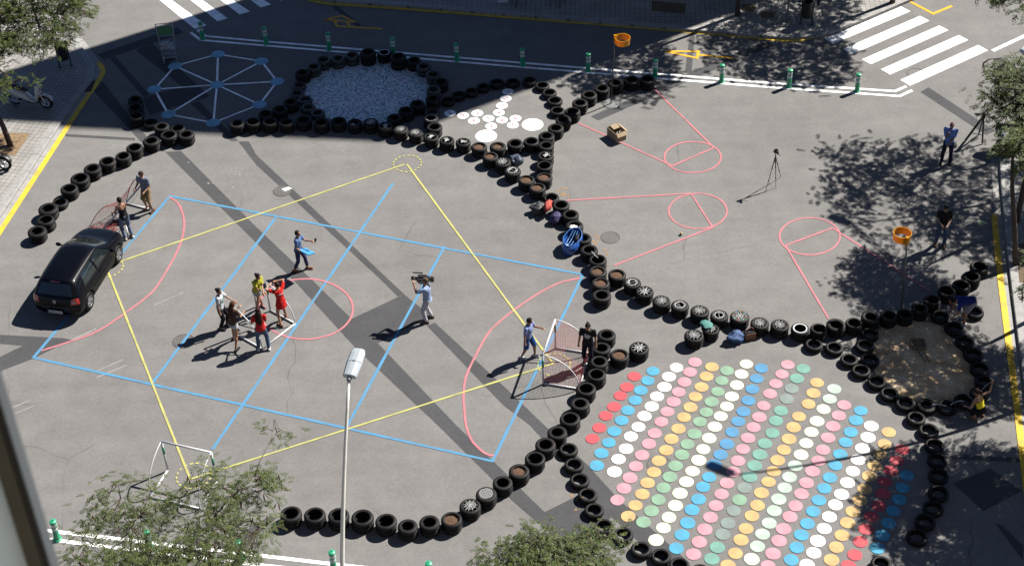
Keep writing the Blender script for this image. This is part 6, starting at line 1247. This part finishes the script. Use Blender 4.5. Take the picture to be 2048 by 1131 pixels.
def tree(label, base, trunk, blobs, ncl, nfr, seed, leaf=0.05, wid=0.017, lm=None, pods=60, ztop=0.126, frond=0.26, spread=0.22, r0=0.11):
    """trunk: points from the foot up; blobs: crown volumes (centre, radii) relative to the foot."""
    rnd = random.Random(seed); t = thing('street_tree', label, 'tree', (base.x, base.y, ztop), 0, 'street trees'); tr = [Vector(p) for p in trunk]; k = len(tr)
    wood = MB(); wood.tube(tr, [r0 * (1 - 0.45 * i / (k - 1)) for i in range(k)], 10)
    nodes_ = [tr[-1]]; limbs = []
    for c, r in blobs:
        c = Vector(c)
        for q in range(3):
            e = c + Vector((rnd.uniform(-.55, .55) * r[0], rnd.uniform(-.55, .55) * r[1], rnd.uniform(-.4, .4) * r[2])); s0 = min(nodes_, key=lambda n_: (n_ - e).length + rnd.uniform(0, .3)); mid = s0.lerp(e, 0.5) + Vector((rnd.uniform(-.2, .2), rnd.uniform(-.2, .2), rnd.uniform(0, .3)))
            pts = [s0, s0.lerp(mid, 0.5) + Vector((0, 0, 0.06)), mid, mid.lerp(e, 0.5), e]; wood.tube(pts, [q_ * min(1, 0.35 + r[0] * 0.5) for q_ in (r0 * 0.45, r0 * 0.36, r0 * 0.28, r0 * 0.2, r0 * 0.1)], 6); nodes_ += [mid, e]; limbs.append(e)
    link('trunk', wood.mesh('trunk', M_BARK, True), t)
    twigs = MB(); V_, F_ = [], []; podm = MB(); W_ = sum(r[0] * r[1] * r[2] for _, r in blobs)
    for ci in range(ncl):
        x = rnd.uniform(0, W_); 
        for c, r in blobs:
            x -= r[0] * r[1] * r[2]
            if x <= 0: break
        while True:
            u = Vector((rnd.uniform(-1, 1), rnd.uniform(-1, 1), rnd.uniform(-1, 1)))
            if 0.15 < u.length < 1: break
        u = u.normalized() * (u.length ** 0.6); p = Vector(c) + Vector((u.x * r[0], u.y * r[1], u.z * r[2])); s0 = min(nodes_, key=lambda n_: (n_ - p).length)
        mid = s0.lerp(p, 0.55) + Vector((rnd.uniform(-.08, .08), rnd.uniform(-.08, .08), rnd.uniform(-.02, .12))); twigs.tube([s0, mid, p], [0.012, 0.008, 0.004], 4)
        out_ = (p - s0); out_.z *= 0.4; out_ = out_.normalized() if out_.length > 1e-3 else Vector((1, 0, 0))
        for fi in range(nfr):
            a = rnd.gauss(0, 1.1); d = Matrix.Rotation(a, 3, 'Z') @ out_; d.z = rnd.uniform(-0.55, 0.25); d.normalize(); o_ = p + Vector((rnd.gauss(0, spread), rnd.gauss(0, spread), rnd.gauss(0, spread * 0.6))); sd2 = d.cross(Vector((0, 0, 1))); sd2 = sd2.normalized() if sd2.length > 1e-3 else Vector((1, 0, 0)); L = frond * rnd.uniform(0.7, 1.25); npn = 8
            for q in range(npn):
                f = (q + 0.6) / npn; c_ = o_ + d * (L * f) + Vector((0, 0, -0.25 * L * f * f)); ll = leaf * (1.15 - 0.55 * abs(f - 0.4)) * rnd.uniform(0.8, 1.2)
                for s in (-1, 1):
                    lv = (sd2 * s * 0.86 + d * 0.5 + Vector((0, 0, rnd.uniform(-0.45, 0.15)))).normalized(); wv = lv.cross(Vector((rnd.uniform(-.3, .3), rnd.uniform(-.3, .3), 1))).normalized() * wid * rnd.uniform(.8, 1.2); b = len(V_); e = c_ + lv * ll; h_ = c_ + lv * ll * 0.5
                    V_ += [c_[:], (h_ + wv * .5)[:], e[:], (h_ - wv * .5)[:]]; F_.append((b, b + 1, b + 2, b + 3))
        if rnd.random() < pods / ncl:
            for q in range(rnd.choice((1, 2, 3))):
                s_0 = p + Vector((rnd.gauss(0, .1), rnd.gauss(0, .1), -0.02)); aa = rnd.uniform(0, 6.28); hx = Vector((math.cos(aa), math.sin(aa), 0)); podm.tube([s_0, s_0 + Vector((0, 0, -.06)) + hx * .015, s_0 + Vector((0, 0, -.14)) + hx * .045, s_0 + Vector((0, 0, -.19)) + hx * .11], [0.008, 0.018, 0.018, 0.007], 5)
    tag(link('twigs', twigs.mesh('twigs', M_BARK), t), kind='stuff'); me_ = bpy.data.meshes.new('crown'); me_.from_pydata(V_, [], F_); me_.materials.append(lm or M_LEAF); link('crown', me_, t)
    if pods: tag(link('seed_pods', podm.mesh('seed_pods', M_POD, True), t), kind='stuff')
    return t
def at_tree(base, px, z): 
    q = gp(*px, z); return (q.x - base.x, q.y - base.y, z)
# left corner tree
b0 = gp(21, 291, 0.126); tree('leaning tree with brown pods over the left scooters', b0, [(0, 0, 0), (-0.10, 0.05, 0.8), (-0.32, 0.15, 1.7), (-0.45, 0.3, 2.6), (-0.3, 0.5, 3.3)], [(at_tree(b0, (60, 70), 4.2), (1.5, 1.2, 0.75)), (at_tree(b0, (-40, 60), 4.5), (1.5, 1.5, 0.9)), (at_tree(b0, (135, 40), 4.4), (0.9, 0.8, 0.5)), (at_tree(b0, (30, 172), 3.4), (0.8, 0.4, 0.4)), (at_tree(b0, (80, -20), 5.2), (1.8, 1.3, 0.8)), (at_tree(b0, (-30, 170), 3.6), (0.9, 0.9, 0.6))], 260, 12, 11, 0.075, 0.030, M_LEAF2, 170)
# lower trees
zc = 5.2; c_ = gp(370, 1060, zc); b0 = Vector((c_.x + 0.1, c_.y - 1.0, 0)); tree('feathery tree in front of the lower left goal', b0, [(0, 0, 0), (0.03, 0.05, 1.4), (-0.03, 0.1, 2.6), (0.05, 0.2, 3.5)], [(at_tree(b0, (370, 1085), 5.0), (1.5, 1.0, 0.7)), (at_tree(b0, (255, 1010), 5.2), (1.0, 0.8, 0.5)), (at_tree(b0, (480, 985), 5.4), (0.95, 0.8, 0.5)), (at_tree(b0, (380, 980), 5.6), (1.0, 0.5, 0.4)), (at_tree(b0, (200, 1090), 4.9), (0.9, 0.7, 0.5)), (at_tree(b0, (330, 1170), 4.8), (1.9, 1.2, 0.8)), (at_tree(b0, (485, 1080), 5.0), (0.8, 0.8, 0.5)), (at_tree(b0, (558, 868), 5.8), (0.40, 0.25, 0.2)), (at_tree(b0, (525, 975), 5.3), (0.6, 0.5, 0.4))], 350, 9, 23, 0.052, 0.021, None, 90, frond=0.22, spread=0.15, r0=0.045)
c_ = gp(1100, 1150, 5.0); b0 = Vector((c_.x, c_.y - 0.6, 0)); tree('bushy tree crown at the bottom edge left of the dots', b0, [(0, 0, 0), (0.05, 0, 1.5), (0, 0.1, 3.2)], [(at_tree(b0, (1100, 1140), 4.6), (1.25, 0.75, 0.55)), (at_tree(b0, (1020, 1130), 4.5), (0.75, 0.6, 0.4)), (at_tree(b0, (1195, 1105), 4.6), (0.7, 0.6, 0.45)), (at_tree(b0, (1110, 1220), 4.6), (1.7, 1.0, 0.8)), (at_tree(b0, (1080, 1080), 4.9), (0.7, 0.4, 0.3))], 380, 11, 37, 0.058, 0.024, M_LEAF2, 12, frond=0.2, spread=0.16, r0=0.06)
# right kerb trees
b0 = gp(2031, 528, 0.126); tree('slim leaning tree with brown pods at the right kerb', b0, [(0, 0, 0), (-0.25, 0.1, 1.5), (-0.55, 0.2, 3.0), (-0.65, 0.35, 3.9)], [(at_tree(b0, (2010, 215), 5.0), (0.8, 1.2, 0.7)), (at_tree(b0, (2055, 190), 5.3), (1.2, 1.5, 0.9)), (at_tree(b0, (2035, 290), 4.6), (0.8, 0.7, 0.5)), (at_tree(b0, (1975, 150), 5.3), (0.45, 0.4, 0.3)), (at_tree(b0, (2120, 260), 5.0), (1.4, 1.6, 0.9))], 165, 11, 41, 0.075, 0.028, M_LEAF2, 170, r0=0.10)
def off_tree(label, sh_px, z, rr, ncl, seed, nfr=8, lf=0.10, dx=0.0, dy=0.0, lm=None):
    """Street tree whose crown, z metres up, throws its shade on sh_px."""
    s = gp(*sh_px) - shadow_xy(z); b = Vector((s.x + dx, s.y + dy, 0)); c = (-dx, -dy, z)
    return tree(label, b, [(0, 0, 0), (-dx * 0.2, -dy * 0.2, z * 0.3), (-dx * 0.5, -dy * 0.5, z * 0.6)], [(c, rr), ((c[0] + rr[0] * .5, c[1] - rr[1] * .4, z + .4), (rr[0] * .7, rr[1] * .7, rr[2] * .8)), ((c[0] - rr[0] * .55, c[1] + rr[1] * .35, z - .3), (rr[0] * .6, rr[1] * .6, rr[2] * .6))], ncl, nfr, seed, lf, 0.04, lm or M_LEAF2, 40, frond=0.30, spread=0.22)
off_tree('leafy tree reaching in from the right edge beside the bending man', (1884, 733), 5.6, (2.2, 2.1, 0.9), 240, 51, 10)
off_tree('tree beyond the right edge shading the coloured dots', (1965, 1035), 5.6, (2.9, 2.7, 1.0), 560, 52, 10)
off_tree('tree beyond the upper right edge shading the bald man', (1855, 380), 6.2, (3.6, 3.2, 1.0), 270, 53, 8, 0.085)
off_tree('tree beyond the right edge shading the yellow basket', (1790, 560), 5.6, (1.5, 1.5, 0.7), 45, 56, 7)
off_tree('tree beyond the right edge shading the right kerb line', (1985, 470), 5.8, (1.8, 1.7, 0.8), 110, 58, 8)
off_tree('tree on the far pavement shading the left yellow basket', (1230, 125), 6.2, (2.2, 2.4, 0.9), 170, 54, 8)
off_tree('tree on the far pavement shading the crossing', (1560, 95), 6.0, (2.6, 2.4, 1.0), 250, 55, 8)
off_tree('tree on the far corner shading the litter bin', (1560, 5), 6.0, (2.6, 2.0, 1.0), 180, 57, 8)

bpy.data.objects.remove(_ro); bpy.data.scenes.remove(WORK)
